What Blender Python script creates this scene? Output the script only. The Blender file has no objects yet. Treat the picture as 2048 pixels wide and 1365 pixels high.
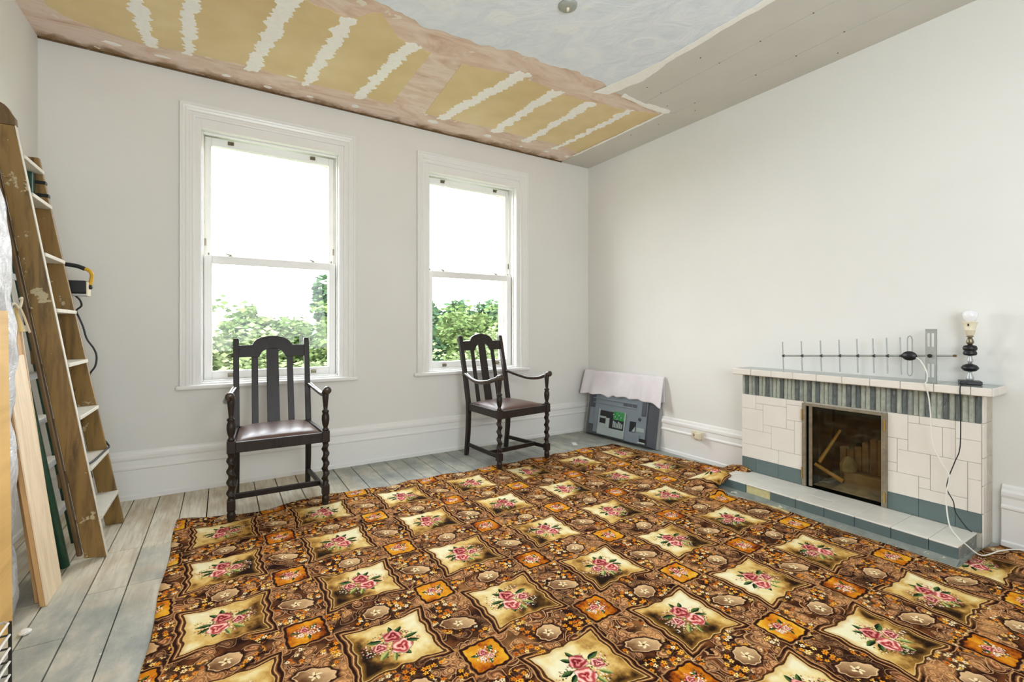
import bpy, math, random
from mathutils import Vector, Matrix
PI = math.pi
R = random.Random(7)
C = bpy.context.scene.collection
S = bpy.context.scene

# ------------------------------------------------------------------ camera, world, lights, exposure
FPX = 927.0
cam_d = bpy.data.cameras.new('camera')
cam = bpy.data.objects.new('camera', cam_d); C.objects.link(cam)
cam_d.sensor_fit = 'HORIZONTAL'; cam_d.sensor_width = 36.0
cam_d.lens = FPX / 2048 * 36.0
cam_d.shift_y = -27.5 / 2048
cam_d.clip_start = 0.05; cam_d.clip_end = 600
YAW = math.atan(579 / FPX)
cam.location = (0, 0, 1.2)
cam.rotation_euler = (PI / 2, 0, -YAW)
S.camera = cam

W = bpy.data.worlds.new('overcast_sky'); S.world = W
W.use_nodes = True
wn = W.node_tree.nodes; wl = W.node_tree.links
for n in list(wn): wn.remove(n)
wo = wn.new('ShaderNodeOutputWorld'); wb = wn.new('ShaderNodeBackground')
wtc = wn.new('ShaderNodeTexCoord'); wsep = wn.new('ShaderNodeSeparateXYZ')
wr = wn.new('ShaderNodeValToRGB')
wl.new(wtc.outputs['Generated'], wsep.inputs[0]); wl.new(wsep.outputs[2], wr.inputs[0])
wr.color_ramp.elements[0].position = 0.0; wr.color_ramp.elements[0].color = (0.97, 0.98, 0.98, 1)
wr.color_ramp.elements[1].position = 0.6; wr.color_ramp.elements[1].color = (0.88, 0.95, 1.0, 1)
wl.new(wr.outputs[0], wb.inputs[0]); wb.inputs[1].default_value = 15.0
wl.new(wb.outputs[0], wo.inputs[0])

def area(name, loc, aim, sx, sy, power, color, portal=False):
    l = bpy.data.lights.new(name, 'AREA'); l.shape = 'RECTANGLE'; l.size = sx; l.size_y = sy
    l.energy = power; l.color = color
    o = bpy.data.objects.new(name, l); C.objects.link(o); o.location = loc
    o.rotation_euler = (Vector(aim) - Vector(loc)).to_track_quat('-Z', 'Y').to_euler()
    if portal: l.cycles.is_portal = True
    return o
area('window_portal_left', (0.356, 4.62, 1.72), (0.356, 0, 1.72), 1.0, 2.0, 1, (1, 1, 1), True)
area('window_portal_right', (2.155, 4.62, 1.72), (2.155, 0, 1.72), 1.0, 2.0, 1, (1, 1, 1), True)
area('added_room_fill', (0.6, -1.7, 1.5), (1.9, 3.0, 2.5), 2.6, 1.5, 58, (0.88, 0.95, 1.0))  # unseen fill lamp added behind the camera to brighten the walls
area('added_ceiling_fill', (0.9, -0.9, 1.75), (1.3, 0.9, 3.07), 0.9, 0.9, 38, (0.88, 0.95, 1.0))  # second added fill, aimed upwards to lift the ceiling

S.view_settings.view_transform = 'Standard'
S.view_settings.look = 'None'
S.view_settings.exposure = 0.03
S.view_settings.gamma = 1.0
S.view_settings.use_curve_mapping = False
S.cycles.max_bounces = 8
S.cycles.diffuse_bounces = 5
S.cycles.transparent_max_bounces = 12

# ------------------------------------------------------------------ colour + node helpers
def lin(c):
    c = c / 255.0
    return c / 12.92 if c <= 0.04045 else ((c + 0.055) / 1.055) ** 2.4
def rgb(r, g, b): return (lin(r), lin(g), lin(b), 1.0)

class G:
    """small node-graph builder"""
    def __init__(s, name):
        s.m = bpy.data.materials.new(name); s.m.use_nodes = True
        s.t = s.m.node_tree; s.N = s.t.nodes; s.L = s.t.links
        for n in list(s.N): s.N.remove(n)
        s.out = s.N.new('ShaderNodeOutputMaterial')
    def put(s, inp, v):
        if isinstance(v, V): s.L.new(v.k, inp)
        elif isinstance(v, bpy.types.NodeSocket): s.L.new(v, inp)
        elif v is not None:
            if isinstance(v, (tuple, list)) and len(v) == 3 and inp.type == 'RGBA': v = tuple(v) + (1.0,)
            inp.default_value = v
    def math(s, op, a, b=None, c=None, clamp=False):
        n = s.N.new('ShaderNodeMath'); n.operation = op; n.use_clamp = clamp
        s.put(n.inputs[0], a); s.put(n.inputs[1], b); s.put(n.inputs[2], c)
        return V(s, n.outputs[0])
    def coord(s, which='Object'):
        n = s.N.new('ShaderNodeTexCoord'); return n.outputs[which]
    def geo(s): return s.N.new('ShaderNodeNewGeometry').outputs['Position']
    def rand(s):
        n = s.N.new('ShaderNodeObjectInfo'); return V(s, n.outputs['Random'])
    def vmath(s, op, a, b=None, sc=None):
        n = s.N.new('ShaderNodeVectorMath'); n.operation = op
        s.put(n.inputs[0], a)
        if b is not None: s.put(n.inputs[1], b)
        if sc is not None: s.put(n.inputs['Scale'], sc)
        return n.outputs['Value'] if op in ('LENGTH', 'DOT_PRODUCT') else n.outputs[0]
    def sep(s, v):
        n = s.N.new('ShaderNodeSeparateXYZ'); s.L.new(v, n.inputs[0])
        return V(s, n.outputs[0]), V(s, n.outputs[1]), V(s, n.outputs[2])
    def comb(s, x, y, z=0.0):
        n = s.N.new('ShaderNodeCombineXYZ'); s.put(n.inputs[0], x); s.put(n.inputs[1], y); s.put(n.inputs[2], z)
        return n.outputs[0]
    def noise(s, vec, scale, detail=2.0, rough=0.5, dist=0.0, color=False):
        n = s.N.new('ShaderNodeTexNoise'); s.L.new(vec, n.inputs['Vector'])
        n.inputs['Scale'].default_value = scale; n.inputs['Detail'].default_value = detail
        n.inputs['Roughness'].default_value = rough; n.inputs['Distortion'].default_value = dist
        return n.outputs['Color'] if color else V(s, n.outputs[0])
    def vor(s, vec, scale, feature='F1', rnd=1.0, dims='2D'):
        n = s.N.new('ShaderNodeTexVoronoi'); n.voronoi_dimensions = dims; n.feature = feature
        s.L.new(vec, n.inputs['Vector']); n.inputs['Scale'].default_value = scale
        n.inputs['Randomness'].default_value = rnd
        return n
    def ramp(s, f, stops, mode='LINEAR'):
        n = s.N.new('ShaderNodeValToRGB'); s.put(n.inputs[0], f); cr = n.color_ramp; cr.interpolation = mode
        cr.elements[0].position = stops[0][0]; cr.elements[0].color = stops[0][1]
        cr.elements[1].position = stops[-1][0]; cr.elements[1].color = stops[-1][1]
        for p, c in stops[1:-1]:
            e = cr.elements.new(p); e.color = c
        return V(s, n.outputs[0])
    def mix(s, f, a, b, mode='MIX'):
        n = s.N.new('ShaderNodeMix'); n.data_type = 'RGBA'; n.blend_type = mode
        s.put(n.inputs[0], f); s.put(n.inputs[6], a); s.put(n.inputs[7], b)
        return V(s, n.outputs[2])
    def step(s, x, a, b):       # smooth 0..1 from a to b (a may exceed b)
        n = s.N.new('ShaderNodeMapRange'); s.put(n.inputs[0], x)
        n.inputs[1].default_value = a; n.inputs[2].default_value = b; n.clamp = True
        n.inputs[3].default_value = 0; n.inputs[4].default_value = 1
        return V(s, n.outputs[0])
    def bump(s, h, strength, dist=0.002):
        n = s.N.new('ShaderNodeBump'); s.put(n.inputs['Height'], h)
        n.inputs['Strength'].default_value = strength; n.inputs['Distance'].default_value = dist
        return n.outputs[0]
    def principled(s, col, rough=0.5, metal=0.0, normal=None, spec=0.5, **kw):
        n = s.N.new('ShaderNodeBsdfPrincipled')
        s.put(n.inputs['Base Color'], col); s.put(n.inputs['Roughness'], rough); s.put(n.inputs['Metallic'], metal)
        n.inputs['Specular IOR Level'].default_value = spec
        if normal is not None: s.L.new(normal, n.inputs['Normal'])
        for k, v in kw.items(): s.put(n.inputs[k.replace('_', ' ')], v)
        s.L.new(n.outputs[0], s.out.inputs[0]); return n
class V:
    def __init__(s, g, k): s.g = g; s.k = k
    def _m(s, op, o, r=False): return s.g.math(op, o, s) if r else s.g.math(op, s, o)
    def __add__(s, o): return s._m('ADD', o)
    __radd__ = __add__
    def __sub__(s, o): return s._m('SUBTRACT', o)
    def __rsub__(s, o): return s._m('SUBTRACT', o, True)
    def __mul__(s, o): return s._m('MULTIPLY', o)
    __rmul__ = __mul__
    def __truediv__(s, o): return s._m('DIVIDE', o)
    def min(s, o): return s._m('MINIMUM', o)
    def max(s, o): return s._m('MAXIMUM', o)
    def abs(s): return s.g.math('ABSOLUTE', s)
    def sin(s): return s.g.math('SINE', s)
    def fract(s): return s.g.math('FRACT', s)
    def pow(s, o): return s._m('POWER', o)

def flat_mat(name, c, rough=0.5, metal=0.0, var=0.06, scale=8.0, bump=0.0, bscale=120.0, spec=0.5, spots=None, coat=0.0):
    g = G(name); p = g.coord('Object')
    n = g.noise(p, scale, 3.0, 0.6)
    dark = tuple(x * (1 - var) for x in c[:3]) + (1,); lite = tuple(min(1, x * (1 + var)) for x in c[:3]) + (1,)
    col = g.ramp(n, [(0.3, dark), (0.7, lite)])
    if spots:
        sc, thr, sc_col = spots
        m = g.step(g.noise(p, sc, 4.0, 0.7), thr, thr + 0.03)
        col = g.mix(m, col, sc_col)
    nm = g.bump(g.noise(p, bscale, 2.0), bump) if bump else None
    pr = g.principled(col, rough, metal, nm, spec)
    if coat: pr.inputs['Coat Weight'].default_value = coat
    return g.m

M = {}
M['wall'] = flat_mat('wall_paint', rgb(229, 228, 223), 0.75, var=0.02, scale=1.3, bump=0.15, bscale=45, spec=0.25)
M['gloss'] = flat_mat('white_gloss_paint', rgb(237, 236, 233), 0.3, var=0.012, scale=3, spec=0.5)
M['white'] = flat_mat('matt_white', rgb(235, 234, 230), 0.6, var=0.02)
M['filler'] = flat_mat('white_filler', rgb(246, 244, 238), 0.85, var=0.03, scale=30, bump=0.3, bscale=80, spec=0.2)
M['board_grey'] = flat_mat('grey_plasterboard', rgb(206, 203, 194), 0.85, var=0.03, scale=3, spec=0.2)
M['black'] = flat_mat('black_plastic', rgb(22, 23, 26), 0.4, var=0.1)
M['rubber'] = flat_mat('black_flex', rgb(28, 30, 32), 0.5, var=0.1)
M['yellow'] = flat_mat('yellow_plastic', rgb(214, 168, 40), 0.45, var=0.05)
M['brass'] = flat_mat('brass', rgb(196, 160, 80), 0.35, 1.0, var=0.05)
M['nickel'] = flat_mat('tarnished_nickel', rgb(132, 124, 102), 0.35, 0.8, var=0.15, scale=60)
M['alu'] = flat_mat('aluminium', rgb(186, 188, 188), 0.4, 0.45, var=0.06, scale=30)
M['alu_dull'] = flat_mat('galvanised_metal', rgb(164, 167, 160), 0.5, 0.2, var=0.1, scale=40)
M['frame_metal'] = flat_mat('worn_door_metal', rgb(150, 142, 124), 0.45, 0.7, var=0.2, scale=25)
M['cream_plastic'] = flat_mat('cream_plastic', rgb(226, 216, 190), 0.4, var=0.03)
M['cable_white'] = flat_mat('white_cable', rgb(232, 230, 220), 0.5, var=0.02)
M['tile_cream'] = flat_mat('cream_tile', rgb(226, 220, 210), 0.22, var=0.03, scale=5, coat=0.3)
M['tile_cream2'] = flat_mat('hearth_cream_tile', rgb(226, 222, 212), 0.25, var=0.05, scale=9, coat=0.2)
M['tile_blue'] = flat_mat('slate_blue_tile', rgb(94, 110, 109), 0.3, var=0.08, scale=7, coat=0.2)
M['tile_yellow'] = flat_mat('bare_yellow_bed', rgb(200, 190, 140), 0.8, var=0.12, scale=30)
M['rib_light'] = flat_mat('sage_rib_tile', rgb(160, 166, 152), 0.35, var=0.2, scale=26, bump=0.8, bscale=55)
M['rib_mid'] = flat_mat('grey_green_rib_tile', rgb(138, 146, 138), 0.35, var=0.2, scale=26, bump=0.8, bscale=55)
M['rib_dark'] = flat_mat('slate_rib_tile', rgb(90, 98, 97), 0.35, var=0.2, scale=26, bump=0.8, bscale=55)
M['mantel_top'] = flat_mat('mantel_tile_top', rgb(140, 146, 140), 0.2, var=0.08, coat=0.3)
M['mortar'] = flat_mat('tile_grout', rgb(196, 188, 174), 0.9, var=0.1, scale=20)
M['hearth_mortar'] = flat_mat('hearth_mortar', rgb(128, 132, 124), 0.85, var=0.2, scale=14, spots=(16, 0.62, rgb(205, 200, 180)))
M['soot'] = flat_mat('sooty_fireback', rgb(15, 15, 13), 0.9, var=0.4, scale=9, spec=0.02)
M['fireclay'] = flat_mat('fireclay', rgb(128, 104, 80), 0.9, var=0.25, scale=9, spec=0.05)
M['ash'] = flat_mat('ash', rgb(128, 112, 84), 0.95, var=0.35, scale=18)
M['stick'] = flat_mat('stick_wood', rgb(176, 132, 66), 0.7, var=0.2, scale=14)
M['tv_dark'] = flat_mat('tv_dark_shell', rgb(72, 76, 84), 0.45, var=0.06)
M['tv_mid'] = flat_mat('tv_grey_shell', rgb(122, 132, 140), 0.4, var=0.04)
M['tv_light'] = flat_mat('tv_light_metal', rgb(170, 182, 180), 0.35, 0.3, var=0.05)
M['tv_bezel'] = flat_mat('tv_bezel', rgb(150, 150, 148), 0.35, var=0.04)
M['pcb'] = flat_mat('green_circuit_board', rgb(48, 140, 70), 0.4, var=0.4, scale=60)
M['leather'] = flat_mat('brown_leather', rgb(92, 66, 58), 0.33, var=0.12, scale=14, bump=0.12, bscale=150)
M['green_metal'] = flat_mat('green_ladder_paint', rgb(30, 70, 52), 0.4, var=0.2, scale=20, spots=(45, 0.7, rgb(190, 200, 180)))
M['tan_cloth'] = flat_mat('tan_cloth', rgb(196, 168, 104), 0.8, var=0.1)
M['twine'] = flat_mat('pale_twine', rgb(222, 208, 178), 0.8, var=0.06)
M['pine'] = None
M['bulb'] = flat_mat('opal_bulb', rgb(240, 240, 242), 0.15, var=0.01, coat=0.5)
M['brick_out'] = flat_mat('outside_brick', rgb(205, 190, 172), 0.9, var=0.18, scale=9)
M['hill'] = flat_mat('distant_hill', rgb(84, 100, 112), 1.0, var=0.06, scale=0.05)  # bluish haze of distance put into the base colour
M['screw'] = flat_mat('dark_screw', rgb(70, 66, 60), 0.5, 0.6)
M['leaf_black'] = flat_mat('bark', rgb(70, 62, 50), 0.9, var=0.2)

def wood_mat(name, base, dark, scale=1.0, axis=2, rough=0.5, spots=None, var2=None):
    g = G(name); x, y, z = g.sep(g.coord('Object'))
    st = [9.0 * scale] * 3; st[axis] = 0.9 * scale
    v = g.comb(x * st[0], y * st[1], z * st[2])
    off = g.rand() * 20.0
    v2 = g.vmath('ADD', v, g.comb(off, off, off))
    n = g.noise(v2, 3.2, 4.0, 0.62, 0.6)
    col = g.ramp(n, [(0.28, dark), (0.5, base), (0.75, tuple(min(1, c * 1.18) for c in base[:3]) + (1,))])
    if var2: col = g.mix(g.step(g.noise(v2, 1.0, 3.0), 0.45, 0.65), col, var2)
    if spots:
        for sc, thr, c in spots:
            col = g.mix(g.step(g.noise(g.coord('Object'), sc, 4.0, 0.65), thr, thr + 0.02), col, c)
    g.principled(col, rough, 0, g.bump(n, 0.25), 0.4)
    return g.m
M['oak'] = wood_mat('dark_oak', rgb(38, 28, 23), rgb(19, 14, 12), 1.6, 2, 0.42)
M['oak_arm'] = wood_mat('worn_oak_arm', rgb(70, 58, 50), rgb(34, 26, 22), 1.6, 1, 0.2)
M['ladder'] = wood_mat('brown_painted_ladder', rgb(138, 108, 60), rgb(84, 64, 38), 0.8, 2, 0.38,
                       [(7.0, 0.645, rgb(186, 170, 134)), (5.0, 0.70, rgb(70, 50, 32)), (50.0, 0.705, rgb(222, 214, 194))])
M['ladder_dark'] = wood_mat('dark_ladder_frame', rgb(106, 82, 50), rgb(62, 47, 30), 0.8, 2, 0.42,
                            [(9.0, 0.68, rgb(140, 128, 96))])
M['tread'] = flat_mat('paint_spattered_tread', rgb(214, 208, 194), 0.6, var=0.06, scale=20)
M['pine'] = wood_mat('planed_pine', rgb(234, 212, 180), rgb(222, 196, 158), 0.8, 2, 0.6, [(38.0, 0.76, rgb(120, 80, 50))])
M['pine_edge'] = wood_mat('orange_pine', rgb(198, 156, 104), rgb(172, 128, 80), 0.8, 2, 0.6, [(38.0, 0.76, rgb(110, 66, 36))])
M['ply'] = wood_mat('plywood', rgb(226, 184, 112), rgb(208, 162, 92), 0.25, 1, 0.55)

# plastic sheet
g = G('polythene_sheet'); p = g.coord('Object')
n = g.noise(p, 14, 5.0, 0.7, 1.5)
g.principled(g.ramp(n, [(0.3, rgb(190, 192, 196)), (0.7, rgb(244, 244, 246))]), 0.25, 0, g.bump(n, 1.0, 0.01), 0.6); M['poly'] = g.m
# lilac towel
g = G('pale_towel'); p = g.coord('Object')
g.principled(g.ramp(g.noise(p, 5, 3), [(0.3, rgb(226, 219, 224)), (0.7, rgb(236, 231, 235))]), 0.95, 0, g.bump(g.noise(p, 300, 2), 0.3), 0.1); M['towel'] = g.m
# window glass and fire-door glass
def glass(name, gloss_w, tint=(1, 1, 1, 1), rough=0.02, dirt=None):
    g = G(name)
    t = g.N.new('ShaderNodeBsdfTransparent'); t.inputs[0].default_value = tint
    gl = g.N.new('ShaderNodeBsdfGlossy'); gl.inputs['Roughness'].default_value = rough
    mx = g.N.new('ShaderNodeMixShader'); mx.inputs[0].default_value = gloss_w
    g.L.new(t.outputs[0], mx.inputs[1]); g.L.new(gl.outputs[0], mx.inputs[2])
    last = mx.outputs[0]
    if dirt:
        d = g.N.new('ShaderNodeBsdfDiffuse'); d.inputs[0].default_value = dirt
        x, y, z = g.sep(g.coord('Object'))
        f = g.step(g.noise(g.comb(x, y * 14.0, z * 2.5), 2.6, 4.0, 0.7), 0.5, 1.0) * 0.09 + 0.004
        m2 = g.N.new('ShaderNodeMixShader'); g.put(m2.inputs[0], f)
        g.L.new(last, m2.inputs[1]); g.L.new(d.outputs[0], m2.inputs[2]); last = m2.outputs[0]
    g.L.new(last, g.out.inputs[0]); return g.m
M['glass'] = glass('window_glass', 0.03)
M['fire_glass'] = glass('dirty_fire_glass', 0.03, (0.88, 0.86, 0.76, 1), 0.05, rgb(150, 140, 110))

# leaves
def leaf_mat(name, a, b, c):
    g = G(name); v = g.vor(g.coord('Object'), 3.0, 'F1', 1.0, '3D')
    f = g.noise(g.coord('Object'), 3.5, 3.0, 0.7)
    col = g.ramp(f, [(0.3, a), (0.5, b), (0.7, c)])
    col = g.mix(1.0, col, (0.8, 0.8, 0.8, 1), 'MULTIPLY')
    pr = g.N.new('ShaderNodeBsdfPrincipled'); g.put(pr.inputs['Base Color'], col); pr.inputs['Roughness'].default_value = 0.7
    pr.inputs['Specular IOR Level'].default_value = 0.1
    tr = g.N.new('ShaderNodeBsdfTranslucent'); g.put(tr.inputs[0], col)
    mx = g.N.new('ShaderNodeMixShader'); mx.inputs[0].default_value = 0.15
    g.L.new(pr.outputs[0], mx.inputs[1]); g.L.new(tr.outputs[0], mx.inputs[2]); g.L.new(mx.outputs[0], g.out.inputs[0])
    return g.m
M['leaf_fresh'] = leaf_mat('fresh_leaves', rgb(62, 86, 42), rgb(88, 108, 58), rgb(112, 124, 78))
M['leaf_dark'] = leaf_mat('dark_leaves', rgb(38, 62, 46), rgb(58, 84, 54), rgb(82, 102, 72))
M['leaf_pale'] = leaf_mat('pale_leaves', rgb(86, 102, 64), rgb(108, 122, 82), rgb(128, 136, 102))
M['meadow'] = flat_mat('meadow', rgb(76, 92, 56), 1.0, var=0.25, scale=0.4)

# floor boards: bare pine going to worn grey paint
g = G('old_floorboards'); P = g.coord('Object'); x, y, z = g.sep(P)
rr = g.rand() * 30.0
gv = g.comb(x * 22.0 + rr, y * 1.6 + rr, z)
grain = g.noise(gv, 2.5, 4.0, 0.65, 0.5)
bare = g.ramp(grain, [(0.3, rgb(186, 174, 152)), (0.5, rgb(214, 205, 184)), (0.7, rgb(226, 219, 200))])
bare = g.mix(g.step(g.noise(g.comb(x * 3.0 + rr, y), 2.0, 3.0), 0.5, 0.75), bare, rgb(176, 150, 116))
grey = g.ramp(g.noise(g.comb(x * 2.0, y, z), 3.2, 5.0, 0.68), [(0.3, rgb(134, 140, 136)), (0.5, rgb(162, 164, 156)), (0.68, rgb(196, 192, 178))])
zone = g.noise(P, 2.2, 3.0, 0.6) * 0.9 + g.step(y, 3.5, 2.3) * 0.55 + g.step(x, 0.4, 1.0) * 0.6 - g.rand() * 0.12
f = g.step(zone, 0.55, 0.85)
col = g.mix(f, bare, grey)
col = g.mix(g.step(g.noise(P, 30, 4.0, 0.7), 0.68, 0.71), col, rgb(222, 220, 206))
col = g.mix(g.step(g.noise(g.comb(x * 1.4, y * 0.8), 70, 1.0), 0.78, 0.8), col, rgb(96, 84, 66))
g.principled(col, 0.6, 0, g.bump(grain, 0.25), 0.35); M['floor'] = g.m

# ceiling materials
g = G('pink_skim_plaster'); P = g.coord('Object'); x, y, z = g.sep(P)
n = g.noise(g.comb(x, y * 3.0), 2.2, 5.0, 0.7, 0.8)
col = g.ramp(n, [(0.28, rgb(198, 166, 142)), (0.45, rgb(220, 196, 176)), (0.6, rgb(232, 214, 200)), (0.75, rgb(212, 184, 162))])
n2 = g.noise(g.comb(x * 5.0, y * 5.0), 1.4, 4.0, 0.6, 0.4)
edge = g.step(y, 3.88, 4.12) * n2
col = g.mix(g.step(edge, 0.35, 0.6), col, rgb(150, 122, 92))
col = g.mix(g.step(g.noise(P, 9, 3.0), 0.68, 0.7), col, rgb(232, 224, 208))
g.principled(col, 0.9, 0, g.bump(n, 0.3), 0.15); M['pink'] = g.m
g = G('ochre_board'); P = g.coord('Object')
col = g.ramp(g.noise(P, 1.8, 3.0, 0.6), [(0.3, rgb(212, 188, 140)), (0.6, rgb(226, 205, 160)), (0.75, rgb(232, 214, 176))])
g.principled(col, 0.85, 0, None, 0.2); M['ochre'] = g.m
g = G('blue_grey_skim'); P = g.coord('Object'); x, y, z = g.sep(P)
n = g.noise(g.comb(x * 1.6 + y, y * 1.1 - x * 0.5), 3.0, 5.0, 0.62, 1.6)
col = g.ramp(n, [(0.25, rgb(214, 222, 230)), (0.5, rgb(226, 232, 238)), (0.72, rgb(236, 240, 242))])
for cx, cy, rx, ry in [(1.432, 2.403, .10, .07), (1.842, 2.277, .09, .06), (1.03, 2.51, .10, .06)]:
    dx = (x - cx) / rx; dy = (y - cy) / ry
    d = (dx * dx + dy * dy) + (g.noise(P, 14, 3) - 0.5) * 1.6
    col = g.mix(g.step(d, 1.0, 0.6) * 0.45, col, rgb(242, 242, 242))
g.principled(col, 0.8, 0, g.bump(n, 0.6, 0.012), 0.25); M['blue_skim'] = g.m

# ------------------------------------------------------------------ carpet: woven print, drawn in floor metres
PX, PY, X0, Y0 = 0.535, 0.484, 0.010, 0.755
def carpet_mat():
    g = G('floral_carpet'); P0 = g.coord('Object')
    wob = g.noise(P0, 16, 2.0, 0.5, color=True)
    wv = g.vmath('SUBTRACT', wob, (0.5, 0.5, 0.5))
    P = g.vmath('ADD', P0, g.vmath('SCALE', wv, sc=0.016))
    fine = g.noise(P0, 60, 2.0, 0.6); mid = g.noise(P0, 13, 3.0, 0.6); big = g.noise(P0, 4.5, 2.0, 0.5)
    x, y, z = g.sep(P)
    u = (x - X0) / PX; v = (y - Y0) / PY
    cx = ((u + 0.5).fract() - 0.5) * PX; cy = ((v + 0.5).fract() - 0.5) * PY
    ox = (u.fract() - 0.5) * PX; oy = (v.fract() - 0.5) * PY
    par = ((u + 0.5) * 0.5).fract()                                  # alternate columns
    odd = g.math('GREATER_THAN', par, 0.5)
    sgn = odd * 2.0 - 1.0
    K = lambda r, gg, b: rgb(r, gg, b)
    # ---- ground of scrolls: overlapping outlined lobes on dark brown
    PG = g.vmath('ADD', P, g.vmath('SCALE', g.vmath('SUBTRACT', g.noise(P0, 9.0, 1.0, 0.5, color=True), (0.5, 0.5, 0.5)), sc=0.07))
    col = g.mix(g.step(mid, 0.40, 0.62), K(46, 22, 12), K(122, 78, 46))
    for sc_, r0, lite, dark_ in ((13.0, 0.46, K(188, 134, 92), K(80, 40, 22)), (20.0, 0.43, K(214, 166, 118), K(112, 66, 38))):
        vo = g.vor(PG, sc_, 'F1', 0.9); f1 = V(g, vo.outputs['Distance']); cr, cg, cb = g.sep(vo.outputs['Color'])
        dx, dy, dz = g.sep(g.vmath('SUBTRACT', PG, vo.outputs['Position'])); ang = g.math('ARCTAN2', dy, dx)
        rr0 = f1 + (fine - 0.5) * 0.06 + (ang * 3.0 + cr * 6.0).sin() * 0.035
        inside = g.mix(g.step(rr0 + (mid - 0.5) * 0.8, 0.42, 0.10), dark_, lite)
        sw = (f1 * 26.0 + ang * 2.0 + cg * 6.0).sin()
        inside = g.mix(g.step(sw, 0.45, 0.9) * 0.65, inside, K(64, 34, 22))
        inside = g.mix(g.step(sw, -0.86, -0.96) * 0.7, inside, K(230, 200, 166))
        keep = g.step(cb, 0.30, 0.32) if sc_ > 15 else 1.0
        keep_ = g.step(rr0, r0 + 0.015, r0 - 0.015)
        m_ = keep_ * keep if not isinstance(keep, float) else keep_
        col = g.mix(m_, col, inside)
        ln = g.step((rr0 - r0).abs(), 0.028, 0.012)
        ln = ln * keep if not isinstance(keep, float) else ln
        col = g.mix(ln * 0.8, col, K(222, 182, 138))
        dk_ = g.step((rr0 - r0 - 0.05).abs(), 0.035, 0.015)
        dk_ = dk_ * keep if not isinstance(keep, float) else dk_
        col = g.mix(dk_ * 0.7, col, K(44, 22, 14))
    col = g.mix(g.step(big, 0.52, 0.66) * 0.75, col, K(40, 19, 10))
    col = g.mix(g.step(big, 0.44, 0.32) * 0.35, col, K(222, 172, 118))
    # ---- sprays of yellow, orange and cream florets
    vf = g.vor(P, 40, 'F1', 0.8)
    fx, fy, fz = g.sep(g.vmath('SUBTRACT', P, vf.outputs['Position']))
    fr, fg, fb = g.sep(vf.outputs['Color'])
    fa = g.math('ARCTAN2', fy, fx)
    fd = V(g, vf.outputs['Distance'])
    pet = (fa * 5.0 + fr * 6.0).sin() * 0.10 + 0.34
    isf = g.step(fd - pet, 0.03, -0.03)
    spray = g.step(g.noise(P0, 9.5, 1.0), 0.51, 0.54)
    fcol = g.ramp(fg, [(0.0, K(190, 100, 22)), (0.3, K(224, 142, 30)), (0.55, K(240, 180, 60)), (0.75, K(240, 214, 140)), (0.9, K(240, 228, 196))])
    fcol = g.mix(g.step(fd, 0.14, 0.06), fcol, K(110, 56, 18))
    col = g.mix(spray * 0.8 * g.step(fd, 0.2, 0.6), col, K(52, 26, 14))
    col = g.mix(isf * spray, col, fcol)
    # ---- cameos
    def cameo(col, a, b, rx, ry, rot):
        qx = ((u - a + 0.5).fract() - 0.5) * PX; qy = ((v - b + 0.5).fract() - 0.5) * PY
        c_, s_ = math.cos(rot), math.sin(rot)
        ex = (qx * c_ + qy * s_) / rx; ey = (qy * c_ - qx * s_) / ry
        r = g.vmath('LENGTH', g.comb(ex, ey)); r = V(g, r) + (fine - 0.5) * 0.14 + (g.math('ARCTAN2', ey, ex) * 9.0).sin() * 0.05
        shade = g.mix(g.step(ex * 0.45 + ey * 0.35 + mid * 1.4, 1.15, 0.15), K(216, 186, 148), K(112, 76, 50))
        fr_ = V(g, g.vmath('LENGTH', g.comb(qx, qy)))
        ta = g.math('ARCTAN2', qy, qx)
        petal = g.step(fr_ - ((ta * 5.0).sin() * 0.005 + 0.017), 0.002, -0.002)
        inner = g.mix(petal, shade, K(240, 226, 190))
        inner = g.mix(g.step((ta * 5.0 + 1.57).sin(), 0.75, 0.95) * petal, inner, K(130, 96, 62))
        inner = g.mix(g.step(fr_, 0.006, 0.004), inner, K(120, 80, 44))
        col = g.mix(g.step(r, 1.34, 1.16), col, K(60, 32, 20))
        col = g.mix(g.step(r, 1.08, 1.0), col, K(226, 196, 160))
        return g.mix(g.step(r, 0.98, 0.94), col, inner)
    col = cameo(col, 0.0, 0.455, 0.050, 0.042, 0.2)
    col = cameo(col, 0.485, 0.95, 0.068, 0.036, -0.5)
    # ---- a full rose
    def rose(col, qx, qy, px, py, r, ph, deep, mid_c, light):
        a_ = (qx - px) / r; b_ = (qy - py) / r
        rad = V(g, g.vmath('LENGTH', g.comb(a_, b_))); th = g.math('ARCTAN2', b_, a_)
        rad = rad + (fine - 0.5) * 0.25
        edge = (th * 5.0 + ph).sin() * 0.10 + 0.92
        ring = (rad * 9.5 + (th * 3.0 + ph).sin() * 1.5 + th).sin() * 0.5 + 0.5
        pc = g.ramp(ring * 0.62 + rad * 0.38 + (mid - 0.5) * 0.3, [(0.12, deep), (0.5, mid_c), (0.88, light)])
        col = g.mix(g.step(rad - edge, 0.12, 0.05) * 0.6, col, K(70, 44, 26))
        return g.mix(g.step(rad - edge, 0.03, -0.03), col, pc)
    def leaf(col, qx, qy, px, py, L, Wd, rot, c1, c2):
        c_, s_ = math.cos(rot), math.sin(rot)
        a_ = ((qx - px) * c_ + (qy - py) * s_) / L; b_ = ((qy - py) * c_ - (qx - px) * s_) / Wd
        d = a_ * a_ + b_.abs()
        cc = g.mix(g.step(b_ + fine - 0.5, -0.35, 0.25), c1, c2)
        return g.mix(g.step(d, 1.02, 0.94), col, cc)
    dg, lg, pg = K(22, 48, 28), K(92, 120, 70), K(190, 196, 130)
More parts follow.
